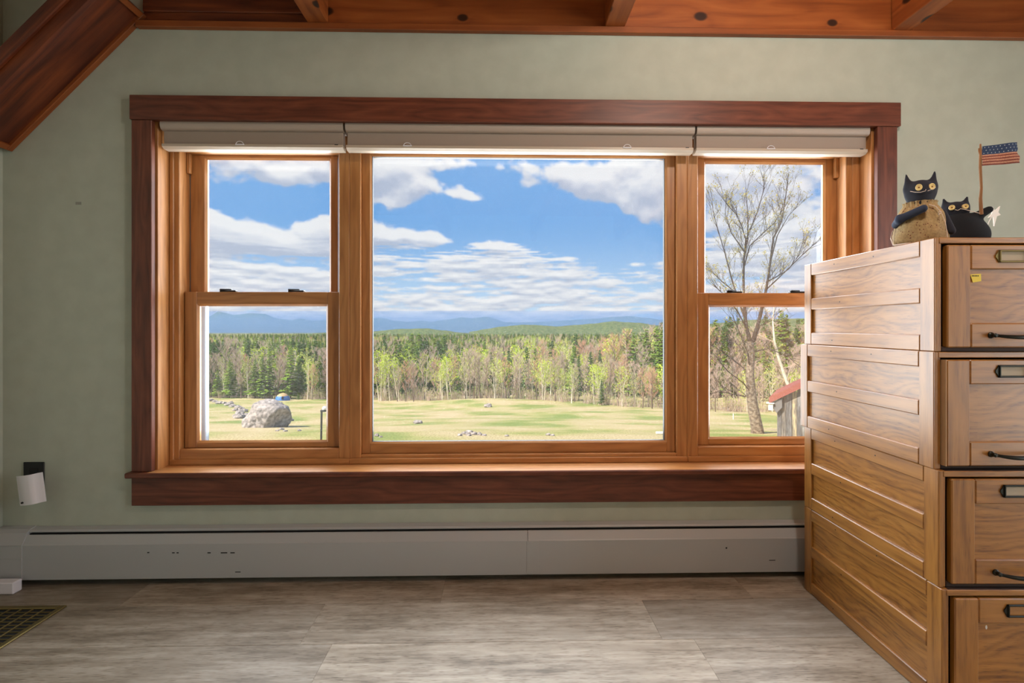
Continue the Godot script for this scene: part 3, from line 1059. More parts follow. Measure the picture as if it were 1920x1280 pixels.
func build_heater() -> void:
	var x0 := ROOM_LEFT + 0.135
	var x1 := 2.4
	var seam := wx(990, 0.065)
	var o := base("baseboard_heater", Vector3.ZERO, "long white enamel baseboard heater under the window", "heater")
	var s := Shape.new()
	# back plate with a rolled top
	s.prism(PackedVector2Array([Vector2(0.001, 0.03), Vector2(0.006, 0.03), Vector2(0.006, 0.214), Vector2(0.034, 0.209), Vector2(0.036, 0.213), Vector2(0.03, 0.219), Vector2(0.004, 0.2235), Vector2(0.001, 0.2235)]), Vector3(x0, 0, 0), Vector3(0, 0, 1), Vector3.UP, Vector3.RIGHT, x1 - x0)
	part("back_plate", s, M.heater_enamel, o)
	s = Shape.new()
	s.box(Vector3((x0 + x1) / 2, 0.12, 0.03), Vector3(x1 - x0, 0.13, 0.04), 0.002)
	part("fin_element", s, M.heater_inside, o)
	s = Shape.new()
	s.box(Vector3((x0 + x1) / 2, 0.2, 0.02), Vector3(x1 - x0, 0.008, 0.026), 0.001)
	part("damper", s, M.heater_inside, o)
	for seg in [[x0, seam - 0.0008, 0.0], [seam + 0.0008, x1, 0.0]]:
		s = Shape.new()
		s.prism(PackedVector2Array([Vector2(0.036, 0.2005), Vector2(0.0395, 0.2025), Vector2(0.043, 0.2005), Vector2(0.062, 0.172), Vector2(0.0655, 0.168), Vector2(0.0655, 0.028), Vector2(0.062, 0.0255), Vector2(0.05, 0.0255), Vector2(0.05, 0.028), Vector2(0.0625, 0.03), Vector2(0.0625, 0.166), Vector2(0.058, 0.17), Vector2(0.04, 0.1985)]), Vector3(seg[0], 0, 0), Vector3(0, 0, 1), Vector3.UP, Vector3.RIGHT, seg[1] - seg[0])
		part("front_cover", s, M.heater_enamel, o)
	s = Shape.new()
	s.box(Vector3(seam + 0.02, 0.099, 0.0662), Vector3(0.05, 0.136, 0.0014), 0.0004)
	part("splice_plate", s, M.heater_enamel, o)
	# end cap against the side wall
	s = Shape.new()
	var cap := PackedVector2Array([Vector2(0.001, 0.03), Vector2(0.001, 0.2262), Vector2(0.03, 0.2225), Vector2(0.046, 0.212), Vector2(0.066, 0.173), Vector2(0.0685, 0.168), Vector2(0.0685, 0.03)])
	s.prism(cap, Vector3(ROOM_LEFT + 0.004, 0, 0), Vector3(0, 0, 1), Vector3.UP, Vector3.RIGHT, 0.136)
	part("end_cap", s, M.heater_enamel, o)
	for y in [0.17, 0.118]:
		s = Shape.new()
		s.box(Vector3(ROOM_LEFT + 0.072, y, 0.0692), Vector3(0.134, 0.0025, 0.002), 0.0005)
		part("cap_crease", s, M.heater_enamel, o)
	s = Shape.new()
	s.box(Vector3(ROOM_LEFT + 0.083, 0.024, 0.108), Vector3(0.158, 0.047, 0.04), 0.004)
	part("foot", s, M.white_plastic, o)
	# chipped enamel on the cover
	for m in [[278, 1035.5, 4, 2], [325, 1036, 5, 2], [333, 1036, 4, 2], [392, 1036, 6, 2], [420, 1036, 12, 2], [436, 1036, 8, 2], [446, 1072, 10, 1.5], [1362, 1027, 3, 3], [1448, 1050, 12, 1.2]]:
		var p := pz(m[0], m[1], 0.0657)
		s = Shape.new()
		s.box(p, Vector3(m[2] / 450.0, m[3] / 450.0, 0.0006), 0.0002)
		part("chip", s, M.black_plastic, o)


func build_small_things() -> void:
	# outlet plate and what is plugged into it
	var a := pz(44.5, 866, 0.003)
	var b := pz(83, 924, 0.003)
	var o := base("wall_outlet", Vector3((a.x + b.x) / 2, (a.y + b.y) / 2, 0), "black wall outlet plate behind the white plug-in night light", "outlet")
	var s := Shape.new()
	s.box(Vector3(0, 0, 0.003), Vector3(b.x - a.x, a.y - b.y, 0.006), 0.002)
	part("plate", s, M.black_plastic, o)
	s = Shape.new()
	s.box(Vector3(0, 0.026, 0.0068), Vector3(0.034, 0.028, 0.003), 0.001)
	part("socket", s, M.heater_inside, o)
	s = Shape.new()
	s.box(Vector3(0, -0.026, 0.0068), Vector3(0.034, 0.028, 0.003), 0.001)
	part("socket", s, M.heater_inside, o)
	var n := base("night_light", pz(56, 917, 0.075), "white curved plug-in night light hanging tilted from the black outlet", "night light")
	n.rotation = Vector3(0, 0, 0.13)
	s = Shape.new()
	var out := PackedVector2Array()
	var inn := PackedVector2Array()
	for k in 13:
		var t := lerpf(-1.0, 1.0, k / 12.0)
		var x := t * 0.046
		var z := 0.012 * (1.0 - t * t) - (0.014 if t > 0.45 else 0.0) * smoothstep(0.4, 0.6, t)
		out.append(Vector2(x, z + 0.0015))
		inn.append(Vector2(x, z - 0.0015))
	inn.reverse()
	out.append_array(inn)
	s.prism(out, Vector3(0, -0.06, 0), Vector3.RIGHT, Vector3(0, 0, 1), Vector3.UP, 0.12, Vector2.ONE, true)
	part("shade", s, M.white_plastic, n)
	s = Shape.new()
	s.box(Vector3(-0.022, 0.0, -0.034), Vector3(0.024, 0.06, 0.06), 0.004)
	part("plug_body", s, M.white_plastic, n)
	s = Shape.new()
	s.lathe(PackedVector2Array([Vector2(0, 0.003), Vector2(0.004, 0.003), Vector2(0.004, -0.003)]), Vector3(-0.026, -0.048, 0.0115), 12, Basis(Vector3.RIGHT, PI / 2))
	part("sensor", s, M.black_plastic, n)

	# brass floor register
	var right := wx(28, 0.47)
	right = (pd(152.7, 1119, 2.011).x + pd(30.5, 1200, 1.734).x) / 2
	var z0 := EYE.z - 2.011 + 0.03
	var z1 := EYE.z - 1.734 + 0.045
	var left := right - 0.3
	var g := base("floor_register", Vector3(right, 0, 0), "old brass floor register grille beside the heater's end cap", "floor vent")
	var w := right - left
	slab("duct", Vector3(-w + 0.01, 0.0005, z0 + 0.01), Vector3(-0.01, 0.0012, z1 - 0.01), 0, M.heater_inside, g, 0.0)
	slab("frame_side", Vector3(-0.022, 0, z0), Vector3(0, 0.007, z1), 2, M.aged_brass, g, 0.003)
	slab("frame_side", Vector3(-w, 0, z0), Vector3(-w + 0.022, 0.007, z1), 2, M.aged_brass, g, 0.003)
	slab("frame_side", Vector3(-w + 0.022, 0, z0), Vector3(-0.022, 0.007, z0 + 0.022), 0, M.aged_brass, g, 0.003)
	slab("frame_side", Vector3(-w + 0.022, 0, z1 - 0.022), Vector3(-0.022, 0.007, z1), 0, M.aged_brass, g, 0.003)
	for k in 5:
		var x := -0.022 - (k + 1) * (w - 0.044) / 6.0
		slab("bar", Vector3(x - 0.003, 0.001, z0 + 0.022), Vector3(x + 0.003, 0.006, z1 - 0.022), 2, M.aged_brass, g, 0.001)
	for k in 11:
		var z := z0 + 0.022 + (k + 1) * (z1 - z0 - 0.044) / 12.0
		slab("slat", Vector3(-w + 0.022, 0.001, z - 0.0018), Vector3(-0.022, 0.004, z + 0.0018), 0, M.aged_brass, g, 0.0008)


# ------------------------------------------------------------------ the filing cabinet: four stacked sections

func build_cabinet() -> void:
	var deep := 0.640
	var wide := 0.425
	# y of the bottom, height, forward shift of the front, shift of the left side, turn
	var list := [
		{"y": 0.0, "h": 0.3366, "front": 1.413, "x": 1.186, "turn": 0.0, "label": "bottom section of the stacked oak filing cabinet, standing on the floor"},
		{"y": 0.3366, "h": 0.3244, "front": 1.4236, "x": 1.186, "turn": 0.0, "label": "third section down of the stacked oak filing cabinet"},
		{"y": 0.661, "h": 0.330, "front": 1.4375, "x": 1.184, "turn": 0.022, "label": "second section down of the oak filing cabinet, its drawer slightly open"},
		{"y": 0.991, "h": 0.3206, "front": 1.4375, "x": 1.186, "turn": 0.0, "label": "top section of the oak filing cabinet, with a yellow sticker"},
	]
	for i in 4:
		var d: Dictionary = list[i]
		var at: Vector3 = EYE + fwd * d.front + rgt * d.x
		var o := base("cabinet_section", Vector3(at.x, d.y, at.z), d.label, "filing cabinet", "stacked sections of the oak filing cabinet")
		o.rotation.y = -turn + d.turn
		section(o, d.h, wide, deep + (1.4375 - d.front), i)

func section(o: Node3D, h: float, w: float, deep: float, i: int) -> void:
	# local axes: x to the right from the left side, y up, z towards the viewer with the front at 0
	var th := 0.02
	var g := 0.0004
	# left side: frame of stiles and rails with two sunken panels
	slab("side_stile", Vector3(0, g, -0.052), Vector3(th, h - g, 0), 1, M.oak_rail, o)
	slab("side_stile", Vector3(0, g, -deep), Vector3(th, h - g, -deep + 0.046), 1, M.oak_rail, o)
	var r0 := 0.047
	var mid := h * 0.5
	for y in [[g, r0], [mid - 0.022, mid + 0.022], [h - 0.046, h - g]]:
		slab("side_rail", Vector3(0, y[0], -deep + 0.0465), Vector3(th, y[1], -0.0525), 2, M.oak_rail, o, 0.0025)
	for y in [[r0, mid - 0.022], [mid + 0.022, h - 0.046]]:
		slab("side_panel", Vector3(0.009, y[0] - 0.004, -deep + 0.042), Vector3(0.016, y[1] + 0.004, -0.048), 2, M.oak_side, o, 0.001, Vector2(0.8, 0.3))
	slab("side_board", Vector3(w - th, g, -deep), Vector3(w, h - g, 0), 2, M.oak_rail, o)
	slab("back_board", Vector3(th, g, -deep), Vector3(w - th, h - g, -deep + 0.012), 0, M.oak_side, o)
	slab("bottom_board", Vector3(th, g, -deep + 0.012), Vector3(w - th, 0.014, -0.001), 0, M.cabinet_inside, o)
	slab("top_board", Vector3(th, h - 0.016, -deep + 0.012), Vector3(w - th, h - g, -0.001), 0, M.oak_rail if i == 3 else M.cabinet_inside, o)
	slab("front_rail", Vector3(0.011, h - 0.017, -0.0008), Vector3(w - 0.011, h - 0.0006, 0.003), 0, M.oak_side, o)
	slab("front_edge", Vector3(0.0005, 0.001, 0.0), Vector3(0.0105, h - 0.001, 0.003), 1, M.oak_rail, o, 0.001)
	# drawer
	var open := 0.016 if i == 2 else 0.008
	var x0 := 0.030 if i != 2 else 0.024
	var x1 := w - 0.03
	var y0 := 0.012
	var y1 := h - 0.022
	var s := Shape.new()
	s.box(Vector3((x0 + x1) / 2, (y0 + y1) / 2, -deep / 2 + 0.02), Vector3(x1 - x0 - 0.02, y1 - y0 - 0.01, deep - 0.06), 0.001, 2)
	var dr := part("drawer", s, M.cabinet_inside, o)
	var zf := open
	var zb := zf - 0.02
	var stile := 0.066
	var top_r := y1 - 0.068
	var low_r := y0 + 0.068
	slab("stile", Vector3(x0, y0, zb), Vector3(x0 + stile, y1, zf), 1, M.oak_rail, dr, 0.003)
	slab("stile", Vector3(x1 - stile, y0, zb), Vector3(x1, y1, zf), 1, M.oak_rail, dr, 0.003)
	slab("rail", Vector3(x0 + stile, top_r, zb), Vector3(x1 - stile, y1, zf), 0, M.oak_rail, dr, 0.003)
	slab("rail", Vector3(x0 + stile, y0, zb), Vector3(x1 - stile, low_r, zf), 0, M.oak_rail, dr, 0.003)
	slab("panel", Vector3(x0 + stile - 0.004, low_r - 0.004, zb + 0.002), Vector3(x1 - stile + 0.004, top_r + 0.004, zf - 0.007), 0, M.oak_side, dr, 0.001, Vector2(0.8, 0.3))
	if i == 2:
		slab("pale_edge", Vector3(x0 - 0.002, y0, zb), Vector3(x0 - 0.0002, y1, zf - 0.001), 1, M.pale_edge, dr, 0.0)
	# label holder
	var metal: Material = M.aged_brass if i == 3 else M.dark_bronze
	var cx := (x0 + x1) / 2
	var cy := (top_r + y1) / 2 + 0.002
	s = Shape.new()
	for q in [[0.0, 0.015, 0.082, 0.005], [0.0, -0.015, 0.082, 0.005]]:
		s.box(Vector3(cx + q[0], cy + q[1], zf + 0.003), Vector3(q[2], q[3], 0.006), 0.0015)
	for q in [-0.0385, 0.0385]:
		s.box(Vector3(cx + q, cy, zf + 0.003), Vector3(0.005, 0.035, 0.006), 0.0015)
	for e in [-1.0, 1.0]:
		var wing := PackedVector2Array([Vector2(0, -0.0175), Vector2(0.003, -0.011), Vector2(0.005, -0.007), Vector2(0.009, -0.003), Vector2(0.009, 0.003), Vector2(0.005, 0.007), Vector2(0.003, 0.011), Vector2(0, 0.0175)])
		s.prism(wing, Vector3(cx + e * 0.041, cy, zf + 0.0005), Vector3(e, 0, 0), Vector3.UP, Vector3(0, 0, 1), 0.0025)
	part("label_holder", s, metal, dr)
	if i != 0:
		slab("label_card", Vector3(cx - 0.036, cy - 0.0125, zf + 0.0002), Vector3(cx + 0.036, cy + 0.0125, zf + 0.0008), 0, M.card, dr, 0.0)
	# pull: a bowed bar on two feet
	s = Shape.new()
	var pts := PackedVector3Array()
	var rad := PackedFloat32Array()
	var hy := low_r - 0.034
	for k in 15:
		var t := lerpf(-1.0, 1.0, k / 14.0)
		pts.append(Vector3(cx + 0.062 * t, hy - 0.005 * (1.0 - t * t), zf + 0.012 + 0.016 * (1.0 - t * t)))
		rad.append(0.0036 + 0.0022 * (1.0 - t * t) + (0.0012 if absf(t) > 0.93 else 0.0))
	s.tube(pts, rad, 10)
	for e in [-1.0, 1.0]:
		s.lathe(PackedVector2Array([Vector2(0.0085, 0.0), Vector2(0.0085, 0.003), Vector2(0.006, 0.006), Vector2(0.0055, 0.011), Vector2(0.006, 0.015), Vector2(0.0035, 0.0185), Vector2(0, 0.0185)]), Vector3(cx + e * 0.062, hy, zf), 16, Basis(Vector3.RIGHT, PI / 2))
	part("drawer_pull", s, M.dark_bronze, dr)
	if i == 3:
		s = Shape.new()
		var c := Vector3(x0 + stile + 0.018, top_r - 0.024, zf - 0.0066)
		s.flat([c + Vector3(-0.0145, 0.010, 0), c + Vector3(0.0155, 0.012, 0), c + Vector3(0.0145, -0.009, 0.002), c + Vector3(-0.010, -0.013, 0.003)], Vector3(0, 0, 1))
		s.flat([c + Vector3(-0.0145, 0.010, -0.0003), c + Vector3(0.0155, 0.012, -0.0003), c + Vector3(0.0145, -0.009, 0.0017), c + Vector3(-0.010, -0.013, 0.0027)], Vector3(0, 0, -1))
		part("sticker", s, M.sticker_yellow, dr).set_meta("label", "small yellow sticker curling off the drawer panel")
		for q in [[-0.0095, 0.0022], [-0.006, 0.003], [-0.0018, 0.0022], [0.0018, 0.0034], [0.0066, 0.003]]:
			s = Shape.new()
			s.box(c + Vector3(q[0], 0.006, 0.0009), Vector3(q[1], 0.0032, 0.0002), 0.0)
			part("sticker_print", s, M.sticker_ink, dr)
	if i == 0:
		s = Shape.new()
		s.lathe(PackedVector2Array([Vector2(0, 0.0006), Vector2(0.004, 0.0006), Vector2(0.0045, 0)]), Vector3(x0 + stile + 0.026, top_r - 0.014, zf - 0.007), 14, Basis(Vector3.RIGHT, PI / 2).scaled(Vector3(0.6, 1.3, 1)))
		part("paint_fleck", s, M.white_chip, dr)
	# nail holes in the side frame
	for q in [[mid, 0.35], [h - 0.02, 0.3], [h - 0.02, 0.62], [0.02, 0.28]]:
		s = Shape.new()
		s.box(Vector3(-0.0001, q[0], -deep * (1.0 - q[1])), Vector3(0.0006, 0.004, 0.004), 0.0)
		part("nail_hole", s, M.black_plastic, o)


# ------------------------------------------------------------------ two cloth cats, a flag and a star on the cabinet

func build_dolls() -> void:
	var top := 1.3116
	# the larger cat in a gathered calico dress
	var p: Vector3 = EYE + fwd * 1.60 + rgt * 1.276
	var o := base("cat_doll", Vector3(p.x, top, p.z), "black cloth cat doll with button eyes in a tan gathered dress", "doll")
	o.rotation.y = -turn - 0.48
	o.scale = Vector3(0.83, 1.0, 0.85)
	var s := Shape.new()
	# dress: a sagging bag with gathers that fade downwards
	var rows := 22
	var cols := 56
	var grid := []
	for r in rows + 1:
		var t := float(r) / rows
		var y := lerpf(0.0, 0.138, t)
		var rad := 0.0
		var prof := [[0.0, 0.074], [0.08, 0.083], [0.25, 0.085], [0.5, 0.077], [0.72, 0.066], [0.86, 0.054], [0.93, 0.046], [1.0, 0.050]]
		for k in prof.size() - 1:
			if t >= prof[k][0] and t <= prof[k + 1][0]:
				rad = lerpf(prof[k][1], prof[k + 1][1], (t - prof[k][0]) / (prof[k + 1][0] - prof[k][0]))
		var ring := []
		for c in cols:
			var a := TAU * c / cols
			var pleat := 0.10 * smoothstep(0.25, 0.9, t) * sin(a * 14.0 + 0.8 * sin(a * 3.0))
			var fold := 0.05 * sin(a * 5.0 + t * 6.0) * (1.0 - t) + 0.03 * sin(a * 3.0 - t * 9.0)
			var rr := rad * (1.0 + pleat + fold)
			ring.append(Vector3(cos(a) * rr, y, sin(a) * rr * 0.8))
		grid.append(ring)
	cloth_grid(s, grid, 8.0)
	part("dress", s, M.calico, o)
	# head and neck: a flat stuffed cushion with two ears
	s = Shape.new()
	nets(s, func(q: Vector3) -> float:
		var d := blob(q, Vector3(0.0, 0.170, 0.0), Vector3(0.050, 0.036, 0.030))
		d = smin(d, capsule(q, Vector3(0, 0.125, 0), Vector3(0, 0.16, 0), 0.036, 0.042) , 0.012)
		for e in [-1.0, 1.0]:
			var ear := capsule(q * Vector3(1, 1, 1.3), Vector3(e * 0.036, 0.188, 0), Vector3(e * 0.043, 0.228, 0), 0.014, 0.0035)
			d = smin(d, ear, 0.016)
		return d, Vector3(-0.065, 0.115, -0.055), Vector3(0.065, 0.245, 0.055), 0.0036, 8.0)
	part("head", s, M.black_cloth, o)
	for x in [-0.012, 0.0285]:
		button_eye(o, Vector3(x, 0.178, 0.03 * sqrt(0.95 - x * x / 0.0025) + (0.0105 if x < 0.0 else 0.0065)), 0.0104, 0.3 * signf(x) * absf(x) / 0.028)
	s = Shape.new()
	s.tube(PackedVector3Array([Vector3(-0.036, 0.170, 0.030), Vector3(-0.024, 0.164, 0.041), Vector3(-0.008, 0.161, 0.047), Vector3(0.006, 0.164, 0.048), Vector3(0.007, 0.169, 0.046)]), PackedFloat32Array([0.0008, 0.0008, 0.0008, 0.0008, 0.0008]), 5)
	s.tube(PackedVector3Array([Vector3(0.012, 0.163, 0.047), Vector3(0.026, 0.168, 0.042), Vector3(0.038, 0.174, 0.035)]), PackedFloat32Array([0.0008, 0.0008, 0.0008]), 5)
	part("whiskers", s, M.thread, o)
	s = Shape.new()
	nets(s, func(q: Vector3) -> float:
		return smin(capsule(q, Vector3(-0.078, 0.072, 0.010), Vector3(-0.072, 0.083, 0.050), 0.012, 0.0125), capsule(q, Vector3(-0.072, 0.083, 0.050), Vector3(-0.004, 0.107, 0.072), 0.0125, 0.0115), 0.01), Vector3(-0.1, 0.05, -0.012), Vector3(0.02, 0.13, 0.092), 0.0036, 8.0)
	part("arm", s, M.arm_cloth, o)
	s = Shape.new()
	nets(s, func(q: Vector3) -> float:
		return capsule(q, Vector3(0.066, 0.098, 0.0), Vector3(0.088, 0.04, 0.02), 0.013, 0.012), Vector3(0.045, 0.02, -0.02), Vector3(0.11, 0.12, 0.04), 0.004, 8.0)
	part("arm", s, M.black_cloth, o)
	s = Shape.new()
	s.tube(PackedVector3Array([Vector3(0.016, 0.122, 0.045), Vector3(0.034, 0.112, 0.056), Vector3(0.048, 0.092, 0.062), Vector3(0.058, 0.062, 0.068), Vector3(0.062, 0.03, 0.072), Vector3(0.064, 0.006, 0.072)]), PackedFloat32Array([0.0011, 0.0011, 0.0011, 0.0011, 0.0011, 0.0011]), 5)
	s.tube(PackedVector3Array([Vector3(0.048, 0.092, 0.062), Vector3(0.038, 0.084, 0.068), Vector3(0.040, 0.094, 0.066), Vector3(0.048, 0.095, 0.062)]), PackedFloat32Array([0.0011, 0.0011, 0.0011, 0.0011]), 5)
	part("string", s, M.thread, o)
	s = Shape.new()
	s.tube(PackedVector3Array([Vector3(-0.084, 0.055, 0.0), Vector3(-0.092, 0.03, 0.01), Vector3(-0.088, 0.006, 0.03), Vector3(-0.06, 0.004, 0.066), Vector3(-0.02, 0.004, 0.078)]), PackedFloat32Array([0.0022, 0.0022, 0.0022, 0.0022, 0.0022]), 6)
	part("hem_cord", s, M.thread, o)

	# the smaller black cat
	p = EYE + fwd * 1.68 + rgt * 1.470
	var k := base("cat_doll", Vector3(p.x, top, p.z), "small black fleece cat doll holding a flag, beside the larger doll", "doll")
	k.rotation.y = -turn - 0.5
	k.scale = Vector3.ONE * 1.1
	s = Shape.new()
	nets(s, func(q: Vector3) -> float:
		var d := blob(q, Vector3(0.004, 0.042, 0.0), Vector3(0.066, 0.056, 0.048))
		d = maxf(d, -q.y + 0.001)
		d = smin(d, blob(q, Vector3(-0.008, 0.082, 0.004), Vector3(0.046, 0.03, 0.036)), 0.02)
		d = smin(d, capsule(q, Vector3(0.030, 0.092, 0.012), Vector3(0.062, 0.112, 0.014), 0.014, 0.010), 0.008)
		d = smin(d, capsule(q, Vector3(-0.05, 0.06, 0.0), Vector3(-0.066, 0.03, 0.01), 0.014, 0.012), 0.01)
		return d, Vector3(-0.085, -0.004, -0.06), Vector3(0.085, 0.13, 0.06), 0.0042, 8.0)
	part("body", s, M.black_fleece, k)
	s = Shape.new()
	nets(s, func(q: Vector3) -> float:
		var d := blob(q, Vector3(-0.012, 0.118, 0.006), Vector3(0.034, 0.027, 0.024))
		for e in [-1.0, 1.0]:
			d = smin(d, capsule(q * Vector3(1, 1, 1.3) , Vector3(-0.012 + e * 0.022, 0.134, 0.006), Vector3(-0.012 + e * 0.027, 0.156, 0.006), 0.010, 0.003), 0.01)
		return d, Vector3(-0.06, 0.085, -0.03), Vector3(0.035, 0.168, 0.04), 0.0032, 8.0)
	part("head", s, M.black_cloth, k)
	for e in [-1.0, 1.0]:
		button_eye(k, Vector3(-0.010 + e * 0.0155, 0.124, 0.0315), 0.0076, e * 0.2)
	s = Shape.new()
	s.tube(PackedVector3Array([Vector3(-0.018, 0.117, 0.031), Vector3(-0.012, 0.114, 0.033), Vector3(-0.006, 0.118, 0.033), Vector3(0.004, 0.114, 0.036), Vector3(0.022, 0.104, 0.042), Vector3(0.034, 0.098, 0.046)]), PackedFloat32Array([0.0009, 0.0009, 0.0009, 0.0009, 0.0009, 0.0009]), 5)
	part("whiskers", s, M.thread, k)

	# flag on a twig, held by the small cat
	var fd := 1.625
	var f := base("toy_flag", pd(1840, 402, fd), "small country flag on a twig, held by the small black cat", "flag")
	f.rotation.y = -turn
	var u := fd / FOCAL      # metres to a pixel here
	s = Shape.new()
	s.tube(PackedVector3Array([Vector3(0, 0, 0), Vector3(-1.5 * u, 30 * u, 0), Vector3(-0.5 * u, 50 * u, 0.001), Vector3(-2.0 * u, 88 * u, 0), Vector3(-2.0 * u, 120 * u, 0.001), Vector3(-1.8 * u, 132 * u, 0)]), PackedFloat32Array([0.0052, 0.0044, 0.0036, 0.0040, 0.0034, 0.0022]), 8)
	s.tube(PackedVector3Array([Vector3(-2.0 * u, 112 * u, 0), Vector3(-4.4 * u, 119 * u, 0), Vector3(-4.8 * u, 124 * u, 0)]), PackedFloat32Array([0.003, 0.0024, 0.0016]), 6)
	part("twig", s, M.twig, f)
	s = Shape.new()
	var gx := 24
	var gy := 12
	for a in gx:
		for b in gy:
			var q := []
			var nn := []
			var uv := []
			for e in [[a, b], [a + 1, b], [a + 1, b + 1], [a, b + 1]]:
				var x: float = float(e[0]) / gx
				var y: float = float(e[1]) / gy
				q.append(flag_point(x, y, u))
				var dx := flag_point(x + 0.01, y, u) - flag_point(x - 0.01, y, u)
				var dy := flag_point(x, y + 0.01, u) - flag_point(x, y - 0.01, u)
				nn.append(dx.cross(dy).normalized())
				uv.append(Vector2(x, 1.0 - y))
			s.quad(q[0], q[1], q[2], q[3], nn[0], nn[1], nn[2], nn[3], uv[0], uv[1], uv[2], uv[3])
			s.quad(q[0] - nn[0] * 0.0006, q[1] - nn[1] * 0.0006, q[2] - nn[2] * 0.0006, q[3] - nn[3] * 0.0006, -nn[0], -nn[1], -nn[2], -nn[3], uv[0], uv[1], uv[2], uv[3])
	part("flag_cloth", s, M.flag_cloth, f)

	# flat painted star on a wire stuck in the cabinet top behind the cat
	var st := base("star_ornament", pd(1851, 472.6, 1.72), "flat white painted star on a bent wire beside the small cat", "ornament")
	st.rotation.y = -turn
	u = 1.72 / FOCAL
	s = Shape.new()
	var pts := PackedVector2Array()
	for q in [[1861, 388], [1864.5, 395], [1874.5, 386.5], [1871, 398], [1875.5, 403], [1868.5, 405.5], [1863.5, 424], [1862, 406], [1852.5, 408], [1859, 401]]:
		pts.append(Vector2(q[0] - 1851.0, 472.6 - q[1]) * u)
	s.prism(pts, Vector3(0, 0, -0.002), Vector3.RIGHT, Vector3.UP, Vector3(0, 0, 1), 0.004)
	part("star", s, M.star_paint, st)
	s = Shape.new()
	s.tube(PackedVector3Array([Vector3(0, 0.0, 0), Vector3(0.0 * u, 30 * u, 0), Vector3(0.5 * u, 49.6 * u, 0), Vector3(4 * u, 58.6 * u, 0), Vector3(10 * u, 67.6 * u, -0.001)]), PackedFloat32Array([0.0012, 0.0012, 0.0012, 0.0012, 0.0012]), 6)
	part("wire", s, M.star_paint, st)

func flag_point(x: float, y: float, u: float) -> Vector3:
	var wave := sin(x * 9.0 + y * 1.5) * 0.0035 * x + 0.002 * sin(y * 8.0)
	var ragged := 0.0
	if x > 0.985:
		ragged = 1.2 * sin(y * 60.0)
	return Vector3((-1.0 + x * (67.0 + 3.0 * (1.0 - y)) + ragged) * u, (90.5 + y * 36.0 + x * (5.0 + 3.5 * y)) * u, 0.004 + wave)

func button_eye(o: Node3D, at: Vector3, r: float, lean: float) -> void:
	var turned := Basis(Vector3.UP, lean) * Basis(Vector3.RIGHT, PI / 2)
	var s := Shape.new()
	s.lathe(PackedVector2Array([Vector2(0, 0.0012), Vector2(r * 0.62, 0.0012), Vector2(r * 0.72, 0.0026), Vector2(r * 0.92, 0.0026), Vector2(r, 0.0014), Vector2(r, -0.006)]), at, 20, turned)
	var b := part("button_eye", s, M.button, o)
	s = Shape.new()
	s.lathe(PackedVector2Array([Vector2(0, 0.0024), Vector2(r * 0.24, 0.002), Vector2(r * 0.28, 0.0008)]), at, 12, turned)
	part("stitch", s, M.button_iris, b)

func cloth_grid(s: Shape, grid: Array, uv_scale: float) -> void:
	# rings of points from the bottom up, closed round and at both ends
	var rows := grid.size()
	var cols: int = grid[0].size()
	var norm := []
	for r in rows:
		var line := []
		for c in cols:
			var dx: Vector3 = grid[r][(c + 1) % cols] - grid[r][(c + cols - 1) % cols]
			var dy: Vector3 = grid[mini(r + 1, rows - 1)][c] - grid[maxi(r - 1, 0)][c]
			var nn := dy.cross(dx).normalized()
			if nn.dot(Vector3(grid[r][c].x, 0, grid[r][c].z)) < 0.0:
				nn = -nn
			line.append(nn)
		norm.append(line)
	for r in rows - 1:
		for c in cols:
			var d := (c + 1) % cols
			var u0 := float(c) / cols * 0.5 * uv_scale
			var u1 := float(c + 1) / cols * 0.5 * uv_scale
			var v0: float = grid[r][0].y * uv_scale
			var v1: float = grid[r + 1][0].y * uv_scale
			s.quad(grid[r][c], grid[r][d], grid[r + 1][d], grid[r + 1][c], norm[r][c], norm[r][d], norm[r + 1][d], norm[r + 1][c], Vector2(u0, v0), Vector2(u1, v0), Vector2(u1, v1), Vector2(u0, v1))
	for e in [0, rows - 1]:
		var mid := Vector3.ZERO
		for q: Vector3 in grid[e]:
			mid += q / cols
		var nn := Vector3.DOWN if e == 0 else Vector3.UP
		for c in cols:
			s.tri(mid, grid[e][c], grid[e][(c + 1) % cols], nn, nn, nn)


# ------------------------------------------------------------------ outdoors

var lumps: FastNoiseLite

func ground_y(x: float, z: float) -> float:
	var d := maxf(2.2 - z, 2.0)
	var e: float
	if d < 90.0:
		e = 1.2 + 0.165 * d - 0.0005 * d * d
	else:
		e = 12.0 + 14.0 * (1.0 - exp(-(d - 90.0) / 80.0)) + 0.0045 * minf(d - 90.0, 2500.0)
	var y := EYE.y - e
	if d > 14.0 and d < 140.0:
		var k := smoothstep(14.0, 24.0, d) * (1.0 - smoothstep(90.0, 140.0, d))
		y += k * (0.35 * lumps.get_noise_2d(x, z) + 0.55 * exp(-(pow((x + 2.5) / 9.0, 2) + pow((d - 68.0) / 8.0, 2))) - 0.35 * exp(-(pow((x + 8.0) / 14.0, 2) + pow((d - 56.0) / 7.0, 2))))
	return y

func ground_hit(px: float, py: float) -> Vector3:
	var r := ray(px, py)
	var t := 4.0
	while t < 140.0:
		var p := EYE + r * t
		if p.y < ground_y(p.x, p.z):
			return Vector3(p.x, ground_y(p.x, p.z), p.z)
		t += 0.1
	return EYE + r * 100.0

func on_ground(px: float, depth: float) -> Vector3:
	var p := pd(px, HORIZON, depth)
	return Vector3(p.x, ground_y(p.x, p.z), p.z)

